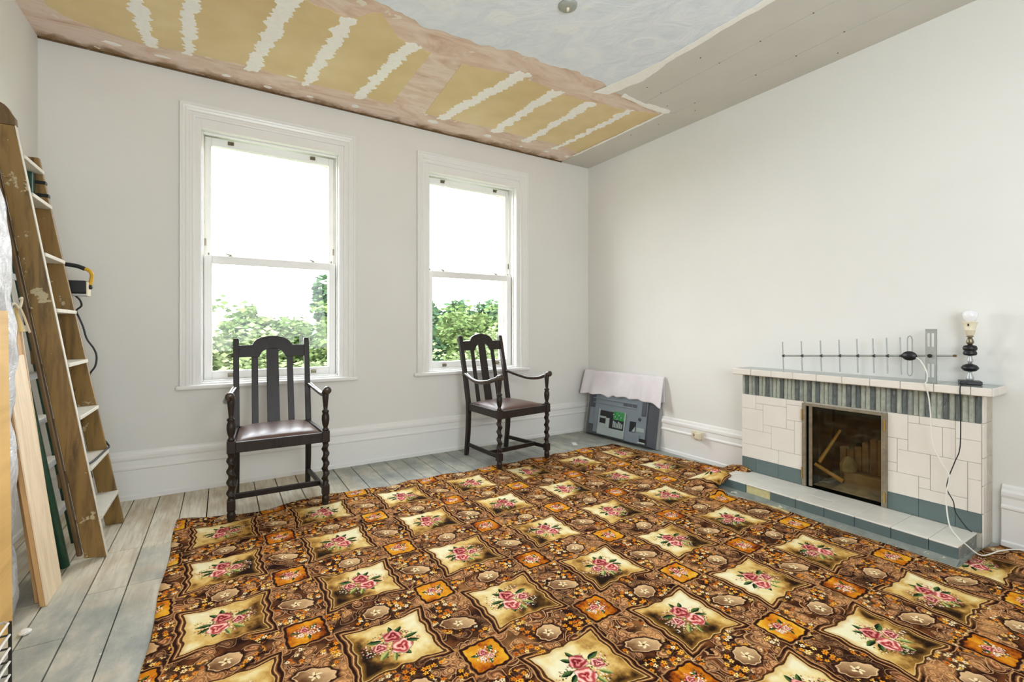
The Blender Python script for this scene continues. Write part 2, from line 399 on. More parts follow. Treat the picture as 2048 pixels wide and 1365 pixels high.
    # ---- speck flowers for the bouquets
    vs = g.vor(P, 100, 'F1', 1.0); sd = V(g, vs.outputs['Distance']); sr, sg_, sb = g.sep(vs.outputs['Color'])
    scol = g.ramp(sr, [(0.0, K(236, 226, 210)), (0.3, K(226, 150, 150)), (0.5, K(40, 70, 40)), (0.7, K(120, 80, 40)), (0.85, K(240, 232, 220))], 'CONSTANT')
    speck = g.step(sd + (fine - 0.5) * 0.3, 0.40, 0.30)
    # ---- orange medallion
    def ogee(ax, ay, hx, hy, k):
        bx_ = ax.min(0.140); by_ = ay.min(0.140)
        return (ax - (by_ * by_ * k + hx)).max(ay - (bx_ * bx_ * k + hy))
    d2 = ((ox * ox * ox * ox + oy * oy * oy * oy).pow(0.25) - 0.070) * 0.5 + ogee(ox.abs(), oy.abs(), 0.061, 0.063, 1.0) * 0.5 + (fine - 0.5) * 0.007 + ((g.math('ARCTAN2', oy, ox) * 12.0).sin() * 0.0022)
    col = g.mix(g.step(d2, 0.017, 0.012), col, K(196, 156, 116))
    col = g.mix(g.step(d2, 0.013, 0.009), col, K(58, 28, 14))
    orng = g.ramp(mid * 0.7 + fine * 0.3 + (ox * -1.4 + oy * 1.2) * sgn, [(0.26, K(66, 30, 12)), (0.36, K(166, 90, 22)), (0.48, K(210, 138, 32)), (0.68, K(228, 178, 58)), (0.8, K(226, 196, 110))])
    col = g.mix(g.step(d2, 0.0015, -0.0015), col, orng)
    ob = V(g, g.vmath('LENGTH', g.comb(ox * 1.1, oy * 1.35)))
    col = leaf(col, ox, oy, 0.030, 0.022, 0.022, 0.008, 0.8, dg, lg)
    col = leaf(col, ox, oy, -0.036, 0.010, 0.020, 0.008, 2.8, dg, lg)
    col = leaf(col, ox, oy, 0.006, -0.034, 0.018, 0.007, 1.4, dg, lg)
    col = g.mix(speck * g.step(ob + (mid - 0.5) * 0.05, 0.058, 0.048), col, scol)
    col = rose(col, ox, oy, -0.006, 0.012, 0.019, 0.4, K(120, 34, 40), K(196, 104, 104), K(240, 196, 190))
    col = rose(col, ox, oy, 0.014, -0.014, 0.015, 1.9, K(150, 70, 64), K(226, 176, 164), K(246, 226, 212))
    col = rose(col, ox, oy, -0.022, -0.014, 0.012, 3.1, K(170, 120, 100), K(232, 214, 196), K(246, 238, 226))
    # ---- large cream medallion with its ogee border lines
    d1 = ogee(cx.abs(), cy.abs(), 0.131, 0.125, 0.42) + (fine - 0.5) * 0.006 + ((g.math('ARCTAN2', cy, cx) * 12.0 + 1.6).sin() * 0.0042)
    bmask = g.step(cx.abs() * 1.1 - cy.abs() * 0.7 + (big - 0.5) * 0.12, -0.04, 0.02)
    line = g.ramp(d1 * 21.0, [(0.0, K(230, 206, 150)), (0.05, K(206, 174, 116)), (0.11, K(56, 30, 15)), (0.25, K(120, 80, 44)), (0.31, K(230, 196, 148)), (0.38, K(150, 104, 64)), (0.5, K(50, 24, 13)), (0.66, K(60, 30, 16)), (0.74, K(210, 168, 122)), (0.82, K(90, 54, 34))])
    tip = g.step(d1, 0.041, 0.037)
    narrow = g.step(d1, 0.012, 0.009)
    col = g.mix((tip * bmask).max(narrow), col, line)
    # interior, pale one way and umber the other
    lean = (cx * sgn * 1.9 + cy * 1.5) + mid * 0.9 + (big - 0.5) * 0.9
    inn = g.ramp(lean, [(0.10, K(46, 30, 14)), (0.22, K(98, 72, 34)), (0.33, K(176, 140, 80)), (0.46, K(216, 186, 120)), (0.62, K(232, 218, 168)), (0.8, K(238, 234, 206))])
    inn = g.mix(g.step(d1, -0.018, -0.002) * 0.45, inn, K(196, 150, 80))
    col = g.mix(g.step(d1, 0.001, -0.001), col, inn)
    qx = cx * sgn; qy = cy
    cb_ = V(g, g.vmath('LENGTH', g.comb(qx * 0.95, qy * 1.25)))
    sprig = speck * g.step(cb_ + (mid - 0.5) * 0.16, 0.104, 0.090)
    col = g.mix(sprig * 0.9, col, scol)
    for (px, py, L, Wd, rot, a, b) in [(0.012, 0.074, 0.026, 0.010, 1.5, dg, lg), (0.040, 0.062, 0.026, 0.010, 0.8, dg, lg), (-0.060, 0.036, 0.030, 0.012, 2.9, dg, lg),
                                       (0.074, 0.010, 0.030, 0.011, 0.1, dg, lg), (0.070, -0.020, 0.028, 0.010, -0.5, lg, dg), (-0.010, -0.070, 0.028, 0.009, 1.3, lg, pg),
                                       (-0.046, -0.052, 0.028, 0.010, 0.8, lg, pg), (0.034, -0.064, 0.024, 0.010, -1.2, dg, lg)]:
        col = leaf(col, qx, qy, px, py, L, Wd, rot, a, b)
    col = rose(col, qx, qy, -0.048, -0.004, 0.027, 0.3, K(120, 36, 44), K(198, 112, 114), K(244, 206, 200))
    col = rose(col, qx, qy, 0.010, 0.036, 0.037, 1.4, K(112, 26, 36), K(186, 86, 92), K(236, 178, 174))
    col = rose(col, qx, qy, 0.026, -0.030, 0.039, 2.6, K(150, 40, 48), K(216, 122, 122), K(250, 216, 208))
    # pile: slight mottling of the yarn
    col = g.mix(0.35, col, g.mix(g.noise(P0, 380, 1.0), K(70, 44, 24), K(255, 246, 220)), 'SOFT_LIGHT')
    col = g.mix(1.0, col, (1.0, 0.95, 0.89, 1), 'MULTIPLY')
    gm = g.N.new('ShaderNodeGamma'); g.put(gm.inputs[0], col); gm.inputs[1].default_value = 1.17
    col = g.mix(1.0, gm.outputs[0], (1.06, 1.08, 1.12, 1), 'MULTIPLY')
    g.principled(col, 0.95, 0, g.bump(g.noise(P0, 420, 2.0), 0.5, 0.003), 0.1)
    return g.m
M['carpet'] = carpet_mat()
M['carpet_back'] = flat_mat('carpet_backing', rgb(96, 66, 40), 0.95, var=0.2, scale=40)

# ------------------------------------------------------------------ mesh helpers (world coordinates unless the parent is turned)
class MB:
    def __init__(s): s.v = []; s.f = []
    def add(s, vs, fs):
        o = len(s.v); s.v += [tuple(p) for p in vs]; s.f += [tuple(i + o for i in f) for f in fs]; return s
    def box(s, x0, x1, y0, y1, z0, z1):
        vs = [(x, y, z) for z in (z0, z1) for y in (y0, y1) for x in (x0, x1)]
        return s.add(vs, [(0, 2, 3, 1), (4, 5, 7, 6), (0, 1, 5, 4), (2, 6, 7, 3), (0, 4, 6, 2), (1, 3, 7, 5)])
    def hexa(s, bot, top):      # two quads, same winding
        return s.add(list(bot) + list(top), [(3, 2, 1, 0), (4, 5, 6, 7), (0, 1, 5, 4), (1, 2, 6, 5), (2, 3, 7, 6), (3, 0, 4, 7)])
    def prism(s, pts, off):     # planar polygon pushed along off
        n = len(pts); off = Vector(off); a = [Vector(p) for p in pts]; b = [p + off for p in a]
        fs = [tuple(range(n - 1, -1, -1)), tuple(range(n, 2 * n))] + [(i, (i + 1) % n, n + (i + 1) % n, n + i) for i in range(n)]
        return s.add(a + b, fs)
    def tube(s, path, rad, seg=8, cap=True, flat=1.0):
        path = [Vector(p) for p in path]; n = len(path)
        rads = rad if isinstance(rad, (list, tuple)) else [rad] * n
        t0 = (path[1] - path[0]).normalized()
        up = Vector((0, 0, 1)) if abs(t0.z) < 0.9 else Vector((1, 0, 0))
        nrm = t0.cross(up).normalized(); vs = []; fs = []
        for i, p in enumerate(path):
            t = (path[min(i + 1, n - 1)] - path[max(i - 1, 0)]).normalized()
            nrm = (nrm - t * nrm.dot(t)).normalized(); b = t.cross(nrm)
            for k in range(seg):
                a = 2 * PI * k / seg
                vs.append(p + nrm * math.cos(a) * rads[i] + b * math.sin(a) * rads[i] * flat)
        for i in range(n - 1):
            for k in range(seg):
                k2 = (k + 1) % seg
                fs.append((i * seg + k, i * seg + k2, (i + 1) * seg + k2, (i + 1) * seg + k))
        if cap: fs += [tuple(range(seg - 1, -1, -1)), tuple((n - 1) * seg + k for k in range(seg))]
        return s.add(vs, fs)
    def lathe(s, cx, cy, prof, seg=20, axis='z', cz=0.0):
        vs = []; fs = []
        for r, h in prof:
            for k in range(seg):
                a = 2 * PI * k / seg
                if axis == 'z': vs.append((cx + r * math.cos(a), cy + r * math.sin(a), cz + h))
                elif axis == 'x': vs.append((cx + h, cy + r * math.cos(a), cz + r * math.sin(a)))
                else: vs.append((cx + r * math.cos(a), cy + h, cz + r * math.sin(a)))
        for i in range(len(prof) - 1):
            for k in range(seg):
                k2 = (k + 1) % seg; q = (i * seg + k, i * seg + k2, (i + 1) * seg + k2, (i + 1) * seg + k)
                fs.append(q if axis != 'y' else q[::-1])
        a = tuple(range(seg - 1, -1, -1)); b = tuple((len(prof) - 1) * seg + k for k in range(seg))
        fs += [a, b] if axis != 'y' else [a[::-1], b[::-1]]
        return s.add(vs, fs)
    def grid(s, f, nu, nv):
        vs = [f(i / nu, j / nv) for j in range(nv + 1) for i in range(nu + 1)]
        fs = [(j * (nu + 1) + i, j * (nu + 1) + i + 1, (j + 1) * (nu + 1) + i + 1, (j + 1) * (nu + 1) + i) for j in range(nv) for i in range(nu)]
        return s.add(vs, fs)
    def move(s, m):
        s.v = [tuple(m @ Vector(p)) for p in s.v]; return s

def rootmat(o):
    r = o
    while r.parent: r = r.parent
    return r
def obj(name, mb, mat, parent=None, smooth=False, bevel=0.0, label=None, kind=None, cat=None, group=None, local=False, seg=2):
    me = bpy.data.meshes.new(name)
    vs = mb.v
    if parent and not local:
        inv = INV[rootmat(parent).name]
        vs = [tuple(inv @ Vector(p)) for p in vs]
    me.from_pydata(vs, [], mb.f); me.validate(); me.update()
    me.materials.append(M[mat] if isinstance(mat, str) else mat)
    if smooth: me.shade_smooth()
    o = bpy.data.objects.new(name, me); C.objects.link(o)
    if parent: o.parent = parent
    else: INV[o.name] = Matrix()
    if bevel:
        b = o.modifiers.new('bevel', 'BEVEL'); b.width = bevel; b.segments = seg; b.limit_method = 'ANGLE'; b.angle_limit = 0.6
    if label: o['label'] = label
    if kind: o['kind'] = kind
    if cat: o['category'] = cat
    if group: o['group'] = group
    return o
INV = {}
def thing(name, loc=(0, 0, 0), rotz=0.0, label=None, cat=None, group=None, kind=None):
    o = bpy.data.objects.new(name, None); C.objects.link(o); o.empty_display_size = 0.1
    o.location = loc; o.rotation_euler = (0, 0, rotz)
    INV[o.name] = (Matrix.Translation(loc) @ Matrix.Rotation(rotz, 4, 'Z')).inverted()
    if label: o['label'] = label
    if cat: o['category'] = cat
    if group: o['group'] = group
    if kind: o['kind'] = kind
    return o
def lerp(a, b, t): return a + (b - a) * t
def smooth_path(pts, n=6):
    P_ = [Vector(p) for p in pts]; out = []
    for i in range(len(P_) - 1):
        p0 = P_[max(i - 1, 0)]; p1 = P_[i]; p2 = P_[i + 1]; p3 = P_[min(i + 2, len(P_) - 1)]
        for k in range(n):
            t = k / n
            out.append(0.5 * ((2 * p1) + (p2 - p0) * t + (2 * p0 - 5 * p1 + 4 * p2 - p3) * t * t + (3 * p1 - p0 - 3 * p2 + p3) * t ** 3))
    out.append(P_[-1]); return out

XL, XR, YB, YF, ZC = -1.009, 3.648, 4.15, -2.3, 3.07
# ------------------------------------------------------------------ walls
WIN = [(0.356, 'window_1'), (2.155, 'window_2')]
HW, WZ0, WZ1 = 0.515, 0.775, 2.745        # hole in the inner leaf
wall = MB()
xs = [XL - 0.2]
for c, _ in WIN: xs += [c - HW, c + HW]
xs.append(XR + 0.2)
for i in range(0, len(xs), 2): wall.box(xs[i], xs[i + 1], YB, YB + 0.17, -0.2, ZC + 0.2)
for c, _ in WIN:
    wall.box(c - HW, c + HW, YB, YB + 0.17, -0.2, WZ0); wall.box(c - HW, c + HW, YB, YB + 0.17, WZ1, ZC + 0.2)
wall_back = obj('wall_back', wall, 'wall', kind='structure')
# outer brick leaf, set in so the jambs hide the box frame; flat arch corners cut by a segmental head
leaf = MB(); OW = 0.452
xs = [XL - 0.2]
for c, _ in WIN: xs += [c - OW, c + OW]
xs.append(XR + 0.2)
for i in range(0, len(xs), 2): leaf.box(xs[i], xs[i + 1], YB + 0.19, YB + 0.31, -0.2, ZC + 0.2)
for c, _ in WIN:
    leaf.box(c - OW, c + OW, YB + 0.19, YB + 0.31, -0.2, 0.80)
    pts = [(c - OW, YB + 0.19, ZC + 0.2)]
    for k in range(13):
        t = -1 + 2 * k / 12
        pts.append((c + OW * t, YB + 0.19, 2.735 - 0.095 * t * t))
    pts.append((c + OW, YB + 0.19, ZC + 0.2))
    leaf.prism(pts[::-1], (0, 0.12, 0))
obj('wall_outer_leaf', leaf, 'brick_out', kind='structure')
# bricks of the outer jamb that the right window lets one see
for k in range(26):
    z0 = 0.80 + k * 0.075
    mb = MB().box(2.155 + OW - 0.008 - 0.003 * (k % 2), 2.155 + OW + 0.02, YB + 0.195, YB + 0.300, z0 + 0.004, z0 + 0.071)
    obj('brick', mb, 'brick_out', parent=bpy.data.objects['wall_outer_leaf'], bevel=0.003)

# right wall with the firebox hole
FY0, FY1, FZ0, FZ1 = 1.215, 1.665, 0.084, 0.655
rw = MB()
rw.box(XR, XR + 0.2, YF, FY0, -0.2, ZC + 0.2); rw.box(XR, XR + 0.2, FY1, YB, -0.2, ZC + 0.2)
rw.box(XR, XR + 0.2, FY0, FY1, -0.2, FZ0); rw.box(XR, XR + 0.2, FY0, FY1, FZ1, ZC + 0.2)
obj('wall_right', rw, 'wall', kind='structure')
obj('wall_left', MB().box(XL - 0.2, XL, YF, YB, -0.2, ZC + 0.2), 'wall', kind='structure')
obj('wall_front', MB().box(XL - 0.2, XR + 0.2, YF - 0.2, YF, -0.2, ZC + 0.2), 'wall', kind='structure')

# ------------------------------------------------------------------ floor with boards
floor = obj('floor', MB().box(XL - 0.2, XR + 0.2, YF - 0.2, YB + 0.15, -0.2, -0.030), 'soot', kind='structure')
joints = [-1.009, -0.945, -0.805, -0.660, -0.520, -0.375, -0.232]
while joints[-1] < XR - 0.16: joints.append(joints[-1] + 0.146)
joints.append(XR)
cuts = {3: [(3.22, 0), (2.435, 0)], 2: [(2.79, 0)], 4: [(3.22, 0), (2.77, 0)], 5: [(2.77, 0), (3.20, 0)]}
for i in range(len(joints) - 1):
    a, b = joints[i], joints[i + 1]
    ys = sorted([YF] + [c[0] for c in cuts.get(i, [])] + ([R.uniform(1.0, 3.9)] if i > 5 else []) + [YB])
    for j in range(len(ys) - 1):
        y0, y1 = ys[j] + 0.0015, ys[j + 1] - 0.0015
        dz = R.uniform(-0.001, 0.001)
        gp = 0.0022 + R.uniform(0, 0.0016)
        obj('floorboard', MB().box(a + gp, b - gp, y0, y1, -0.026, dz * 0.5), 'floor', parent=floor, bevel=0.0015, seg=1)

# ------------------------------------------------------------------ ceiling in layers
ceil = obj('ceiling', MB().box(XL, XR, YF, YB, ZC + 0.004, ZC + 0.2), 'pink', kind='structure')
def jag(pts, amp, step=0.03, seed=1, closed=True):
    r = random.Random(seed); out = []
    n = len(pts)
    for i in range(n if closed else n - 1):
        a = Vector(pts[i]); b = Vector(pts[(i + 1) % n]); d = b - a; L = d.length
        if L < 1e-6: continue
        nrm = Vector((-d.y, d.x)) / L; m = max(1, int(L / step)); w = 0
        for k in range(m):
            w = w * 0.5 + r.uniform(-amp, amp)
            p = a + d * ((k + (r.uniform(-0.3, 0.3) if k else 0)) / m) + (nrm * w if k else Vector((0, 0)))
            out.append((p.x, p.y))
    return out
def sheet(name, pts, mat, z, th=0.003, parent=ceil, **kw):
    area2 = sum(pts[i][0] * pts[(i + 1) % len(pts)][1] - pts[(i + 1) % len(pts)][0] * pts[i][1] for i in range(len(pts)))
    if area2 < 0: pts = pts[::-1]
    return obj(name, MB().prism([(x, y, z - th) for x, y in pts], (0, 0, th)), mat, parent=parent, **kw)
# ochre backing boards, one between each pair of filled joints
top = [(-0.886, 2.6), (-0.60, 2.75), (0.20, 2.86), (0.657, 2.90), (0.79, 2.742), (0.97, 2.937), (1.20, 2.98), (1.428, 2.993), (1.758, 2.921), (1.929, 2.90), (2.29, 2.942), (2.568, 2.919), (2.999, 2.854), (3.26, 2.77)]
bot = [(-0.886, 3.70), (-0.78, 3.815), (-0.607, 3.848), (-0.483, 3.88), (-0.12, 3.84), (0.17, 3.81), (0.522, 3.843), (0.908, 3.818), (1.2, 3.84), (1.5, 3.84), (1.883, 3.822), (2.131, 3.79), (2.489, 3.802), (2.9, 3.774), (3.22, 3.84)]
def interp(tab, x):
    for (a, b), (c, d) in zip(tab, tab[1:]):
        if x <= c: return b + (d - b) * max(0, (x - a)) / (c - a)
    return tab[-1][1]
# strip: (x at the wall end, x at the inner end, width, y wall end, y inner end)
strips = [(-0.400, -0.455, 0.105, 3.885, 2.9), (-0.205, -0.13, 0.085, 3.878, 2.86), (0.170, 0.335, 0.11, 3.88, 2.85), (0.545, 0.650, 0.095, 3.885, 2.89),
          (0.935, 1.065, 0.100, 3.875, 2.93), (1.665, 1.885, 0.125, 3.875, 2.84), (2.205, 2.245, 0.110, 3.868, 2.90), (2.585, 2.610, 0.095, 3.90, 2.91), (2.960, 2.985, 0.075, 3.905, 2.83)]
edges = [(-0.87, -0.87)] + [(s_[0], s_[1]) for s_ in strips[:5]] + [(1.20, 1.21)]
edges2 = [(1.50, 1.44)] + [(s_[0], s_[1]) for s_ in strips[5:]] + [(3.235, 3.262)]
sd = 3
for E in (edges, edges2):
    for (a0, a1), (b0, b1) in zip(E, E[1:]):
        pts = []
        for k in range(9):
            x = lerp(a1, b1, k / 8) + (0.003 if k == 0 else -0.003 if k == 8 else 0); pts.append((x, interp(top, x) + R.uniform(-0.010, 0.010)))
        for k in range(9):
            x = lerp(b0, a0, k / 8) + (-0.003 if k == 0 else 0.003 if k == 8 else 0); pts.append((x, interp(bot, x) + R.uniform(-0.008, 0.008)))
        sheet('ceiling_board', pts, 'ochre', ZC + 0.0045, 0.003); sd += 1
for k, (xa, xb, w, ya, yb) in enumerate(strips):
    pts = [(xa - w * 0.36, ya), (xa + w * 0.36, ya - 0.01), (xb + w * 0.5, yb), (xb - w * 0.5, yb + 0.02)]
    sheet('filler_strip', jag(pts, 0.017, 0.014, 20 + k), 'filler', ZC + 0.002, 0.003)
for k, (x, y, rx, ry) in enumerate([(-0.36, 4.0, .05, .015), (-0.62, 3.99, .05, .02), (0.02, 4.05, .03, .02), (0.30, 4.07, .03, .02), (0.95, 4.03, .035, .03), (0.60, 4.06, .03, .012), (1.62, 3.96, .06, .035), (2.2, 3.97, .05, .03), (2.62, 4.02, .02, .015),
                                    (2.92, 3.99, .04, .02), (3.2, 3.99, .035, .03), (0.44, 3.80, .04, .012), (-0.1, 2.95, .16, .06)]):
    pts = [(x + rx * math.cos(a) * R.uniform(.7, 1.1), y + ry * math.sin(a) * R.uniform(.7, 1.1)) for a in [2 * PI * q / 14 for q in range(14)]]
    sheet('filler_patch', pts, 'filler', ZC + 0.0038, 0.003)
# blue-grey skimmed middle
edge_b = [(-0.6, 2.45), (0.2, 2.58), (0.731, 2.664), (0.821, 2.67), (1.028, 2.73), (1.243, 2.719), (1.466, 2.713), (1.682, 2.65), (2.02, 2.652), (2.224, 2.62), (2.452, 2.632), (2.56, 2.68)]
pts = [(XL + 0.02, YF + 0.02), (2.66, YF + 0.02), (2.64, 2.2), (2.62, 2.62)] + [(x, y) for x, y in edge_b[::-1]] + [(XL + 0.02, 2.35)]
sk = jag(edge_b[::-1], 0.014, 0.035, 77, False) + [(XL + 0.02, 2.35), (XL + 0.02, YF + 0.02), (2.66, YF + 0.02), (2.64, 2.2), (2.62, 2.62)]
sheet('ceiling_skim', sk, 'blue_skim', ZC + 0.004, 0.004, label='blue-grey skimmed plaster')
# grey plasterboards
for (a, b, y0, y1) in [(2.625, 2.974, YF, 2.690), (2.977, 3.338, YF, 2.690), (3.341, XR, YF, 2.690), (3.255, XR, 2.693, YB)]:
    sheet('plasterboard', [(a, y0), (b, y0), (b, y1), (a, y1)], 'board_grey', ZC + 0.0035, 0.0065)
sheet('filler_strip', jag([(2.600, YF + .05), (2.665, YF + .05), (2.665, 0.9), (2.665, 1.7), (2.66, 2.2), (2.70, 2.45), (2.62, 2.74), (2.49, 2.78), (2.57, 2.45), (2.61, 2.2), (2.62, 1.7)], 0.007, 0.05, 50), 'filler', ZC - 0.002, 0.003)
sheet('filler_strip', jag([(2.72, 2.66), (2.90, 2.685), (3.27, 2.66), (3.30, 2.70), (3.262, 2.735), (2.98, 2.73), (2.74, 2.72)], 0.008, 0.03, 51), 'filler', ZC - 0.002, 0.003)
sheet('filler_strip', jag([(3.225, 3.93), (3.25, 3.93), (3.268, 3.4), (3.275, 2.74), (3.255, 2.74), (3.243, 3.4)], 0.004, 0.03, 52), 'filler', ZC - 0.002, 0.003)
sheet('filler_strip', jag([(3.33, 2.675), (3.63, 2.68), (3.63, 2.70), (3.33, 2.695)], 0.004, 0.03, 53), 'board_grey', ZC - 0.002, 0.003)
sc_ = MB()
for x, y in [(2.975, 2.0), (2.975, 1.705), (2.975, 1.385), (3.33, 1.371), (3.345, 1.667), (3.345, 1.952), (3.33, 2.463), (2.65, 2.03), (2.65, 1.832), (2.655, 1.621), (2.807, 2.031), (2.64, 2.2), (3.18, 2.62), (3.45, 2.55), (3.40, 2.9), (3.36, 3.2), (3.55, 1.5), (2.96, 2.5), (2.8, 2.5)]:
    sc_.lathe(x, y, [(0.005, -0.0045), (0.004, 0.001)], 8, cz=ZC)
obj('screw_heads', sc_, 'screw', parent=ceil, kind='stuff')
# solid strip, the dark of the gap along the wall put into its colour
obj('gap_strip_1', MB().box(XL, XR - 0.4, YB - 0.012, YB, ZC - 0.006, ZC + 0.004), 'ladder_dark', kind='structure')

# ------------------------------------------------------------------ skirting
def skirt(name, pts_xy, inward, ends=None):
    prof = [(0, 0), (0.030, 0), (0.030, 0.028), (0.022, 0.036), (0.022, 0.205), (0.030, 0.212), (0.030, 0.222), (0.022, 0.232), (0.020, 0.268), (0.026, 0.282), (0.026, 0.300), (0.015, 0.312), (0.012, 0.328), (0.004, 0.337), (0, 0.337)]
    (x0, y0), (x1, y1) = pts_xy; ix, iy = inward; mb = MB()
    n = len(prof)
    vs = [(x0 + ix * a, y0 + iy * a, z) for a, z in prof] + [(x1 + ix * a, y1 + iy * a, z) for a, z in prof]
    fs = [(i, (i + 1) % n, n + (i + 1) % n, n + i) for i in range(n)] + [tuple(range(n))[::-1], tuple(range(n, 2 * n))]
    mb.add(vs, fs)
    o = obj(name, mb, 'gloss', kind='structure'); return o
skirt('baseboard_back', ((XL, YB), (XR, YB)), (0, -1))
skirt('baseboard_right', ((XR, YB), (XR, 2.20)), (-1, 0))
skirt('baseboard_right_near', ((XR, 0.735), (XR, YF)), (-1, 0))
skirt('baseboard_left', ((XL, YF), (XL, YB)), (1, 0))

# ------------------------------------------------------------------ sash windows
def frame_ring(x0, x1, z0, z1, w, y0, y1, wt=None, wb=None):
    """four members of a rectangular frame as separate meshes"""
    wt = wt or w; wb = wb or w
    return [MB().box(x0, x0 + w, y0, y1, z0, z1), MB().box(x1 - w, x1, y0, y1, z0, z1),
            MB().box(x0 + w, x1 - w, y0, y1, z1 - wt, z1), MB().box(x0 + w, x1 - w, y0, y1, z0, z0 + wb)]
def joinmb(l):
    m = MB()
    for a in l: m.add(a.v, a.f)
    return m
def lift(x, y, z):      # brass sash lift
    return MB().box(x - .021, x + .021, y - .004, y, z - .014, z + .015).tube([(x - .014, y, z + .008), (x - .014, y - .024, z + .004), (x + .014, y - .024, z + .004), (x + .014, y, z + .008)], 0.0055, 6)
for c, nm in WIN:
    w = thing(nm, (c, YB, 0.775), kind='structure')
    # moulded architrave: mitred profile round three sides
    prof = [(0.0, 0.0), (0.0, 0.016), (0.010, 0.022), (0.020, 0.018), (0.030, 0.018), (0.038, 0.028), (0.052, 0.032), (0.060, 0.026), (0.072, 0.030), (0.080, 0.040), (0.090, 0.040), (0.092, 0.0)]
    # t=0 inner edge .. 0.092 outer edge
    pm = [(0.092 - a, b) for a, b in prof][::-1] if False else prof
    path = [(c - 0.528, 0.775, -1, 0), (c - 0.528, 2.755, -1, 1), (c + 0.528, 2.755, 1, 1), (c + 0.528, 0.775, 1, 0)]
    vs = []; n = len(pm)
    for (px, pz, sx, sz) in path:
        for t, h in pm: vs.append((px + sx * t, YB - h, pz + sz * t))
    fs = []
    for i in range(3):
        for k in range(n): fs.append((i * n + k, (i + 1) * n + k, (i + 1) * n + (k + 1) % n, i * n + (k + 1) % n))
    fs += [tuple(range(n)), tuple(range(3 * n, 4 * n))[::-1]]
    obj('architrave', MB().add(vs, fs), 'gloss', parent=w)
    # box frame lining and staff bead
    obj('lining', joinmb(frame_ring(c - 0.530, c + 0.530, 0.775, 2.757, 0.040, YB - 0.002, YB + 0.185, 0.075, 0.012)), 'gloss', parent=w, bevel=0.002)
    obj('staff_bead', joinmb(frame_ring(c - 0.490, c + 0.490, 0.787, 2.682, 0.0095, YB + 0.050, YB + 0.076, 0.016, 0.012)), 'gloss', parent=w, bevel=0.004)
    yl = YB + 0.080; yu = YB + 0.128
    lo = obj('lower_sash', joinmb(frame_ring(c - 0.477, c + 0.477, 0.790, 1.752, 0.054, yl, yl + 0.042, 0.060, 0.072)), 'gloss', parent=w, bevel=0.004)
    up = obj('upper_sash', joinmb(frame_ring(c - 0.471, c + 0.471, 1.735, 2.672, 0.042, yu, yu + 0.040, 0.062, 0.036)), 'gloss', parent=w, bevel=0.004)
    obj('parting_bead', joinmb([MB().box(c - 0.490, c - 0.476, yl + 0.042, yu, 0.787, 2.68), MB().box(c + 0.476, c + 0.490, yl + 0.042, yu, 0.787, 2.68)]), 'gloss', parent=w)
    obj('pane', MB().box(c - 0.431, c + 0.431, yl + 0.018, yl + 0.022, 0.860, 1.694), 'glass', parent=lo)
    obj('pane', MB().box(c - 0.431, c + 0.431, yu + 0.018, yu + 0.022, 1.769, 2.615), 'glass', parent=up)
    for sx in (-0.30, 0.30):
        obj('sash_lift', lift(c + sx, yl, 0.826), 'nickel', parent=lo)
        obj('sash_lift', lift(c + sx, yu, 2.648), 'nickel', parent=up)
        obj('sash_fastener', MB().lathe(c + sx, yl + 0.02, [(0.013, 0), (0.013, 0.006), (0.006, 0.009), (0.006, 0.016), (0.003, 0.019)], 10, cz=1.752).tube([(c + sx, yl + .02, 1.764), (c + sx - .028, yl + .016, 1.772), (c + sx - .036, yl + .016, 1.768)], 0.0045, 6), 'nickel', parent=lo)
    for sx in (-0.469, 0.469):
        obj('sash_stop', MB().box(c + sx - 0.006, c + sx + 0.006, yu - 0.004, yu + 0.001, 1.83, 1.885), 'nickel', parent=up)
    for sx in (-0.445, 0.445):
        obj('sash_stop', MB().lathe(c + sx, yl + 0.02, [(0.004, 0), (0.004, 0.012), (0.007, 0.014), (0.006, 0.02)], 8, cz=1.752), 'nickel', parent=lo)
    # bottom: inner sill fillet and nosing board
    obj('window_board', MB().box(c - 0.645, c + 0.645, YB - 0.040, YB + 0.004, 0.740, 0.775), 'gloss', parent=w, bevel=0.012, seg=3)
    obj('sill', MB().box(c - OW - 0.03, c + OW + 0.03, YB + 0.172, YB + 0.36, 0.74, 0.80), 'white', parent=w, bevel=0.004)

# ------------------------------------------------------------------ carpet
back_t = [(-0.3, 3.512), (-0.20, 3.515), (-0.05, 3.475), (0.093, 3.40), (0.30, 3.42), (0.50, 3.475), (0.653, 3.507), (0.85, 3.45), (1.065, 3.433), (1.30, 3.462), (1.72, 3.448), (2.243, 3.457), (2.8, 3.475), (3.4, 3.47)]
hx_t = [(0.79, 3.085), (1.01, 3.10), (1.24, 3.085), (1.45, 3.10), (1.67, 3.125), (1.9, 3.07), (2.05, 3.03), (2.13, 3.085)]
rx_t = [(2.10, 3.60), (2.42, 3.60), (3.05, 3.462), (3.47, 3.375)]
def cz(x, y):
    z = 0.0075 + 0.0015 * math.sin(x * 7 + math.sin(y * 5) * 1.3) * math.sin(y * 6.3 + 1) ** 2
    e = max(0.0, (y - (interp(back_t, x) - 0.16)) / 0.16)
    z += 0.010 * min(e, 1) * (0.5 + 0.5 * math.sin(x * 17 + 1.1 * math.sin(x * 5)))
    if x > 2.95 and y > 2.0:       # bunched up against the end of the hearth
        t = max(0.0, min(1.0, (2.40 - y) / 0.22)); sx = max(0.0, min(1.0, (x - 2.98) / 0.14))
        z += 0.102 * (t * t * (3 - 2 * t)) * sx * (0.82 + 0.18 * math.sin(x * 24))
    if x > 3.3 and y < 0.78: z += 0.012 * (0.5 + 0.5 * math.sin(x * 31 + y * 9))
    return z
cb = MB()
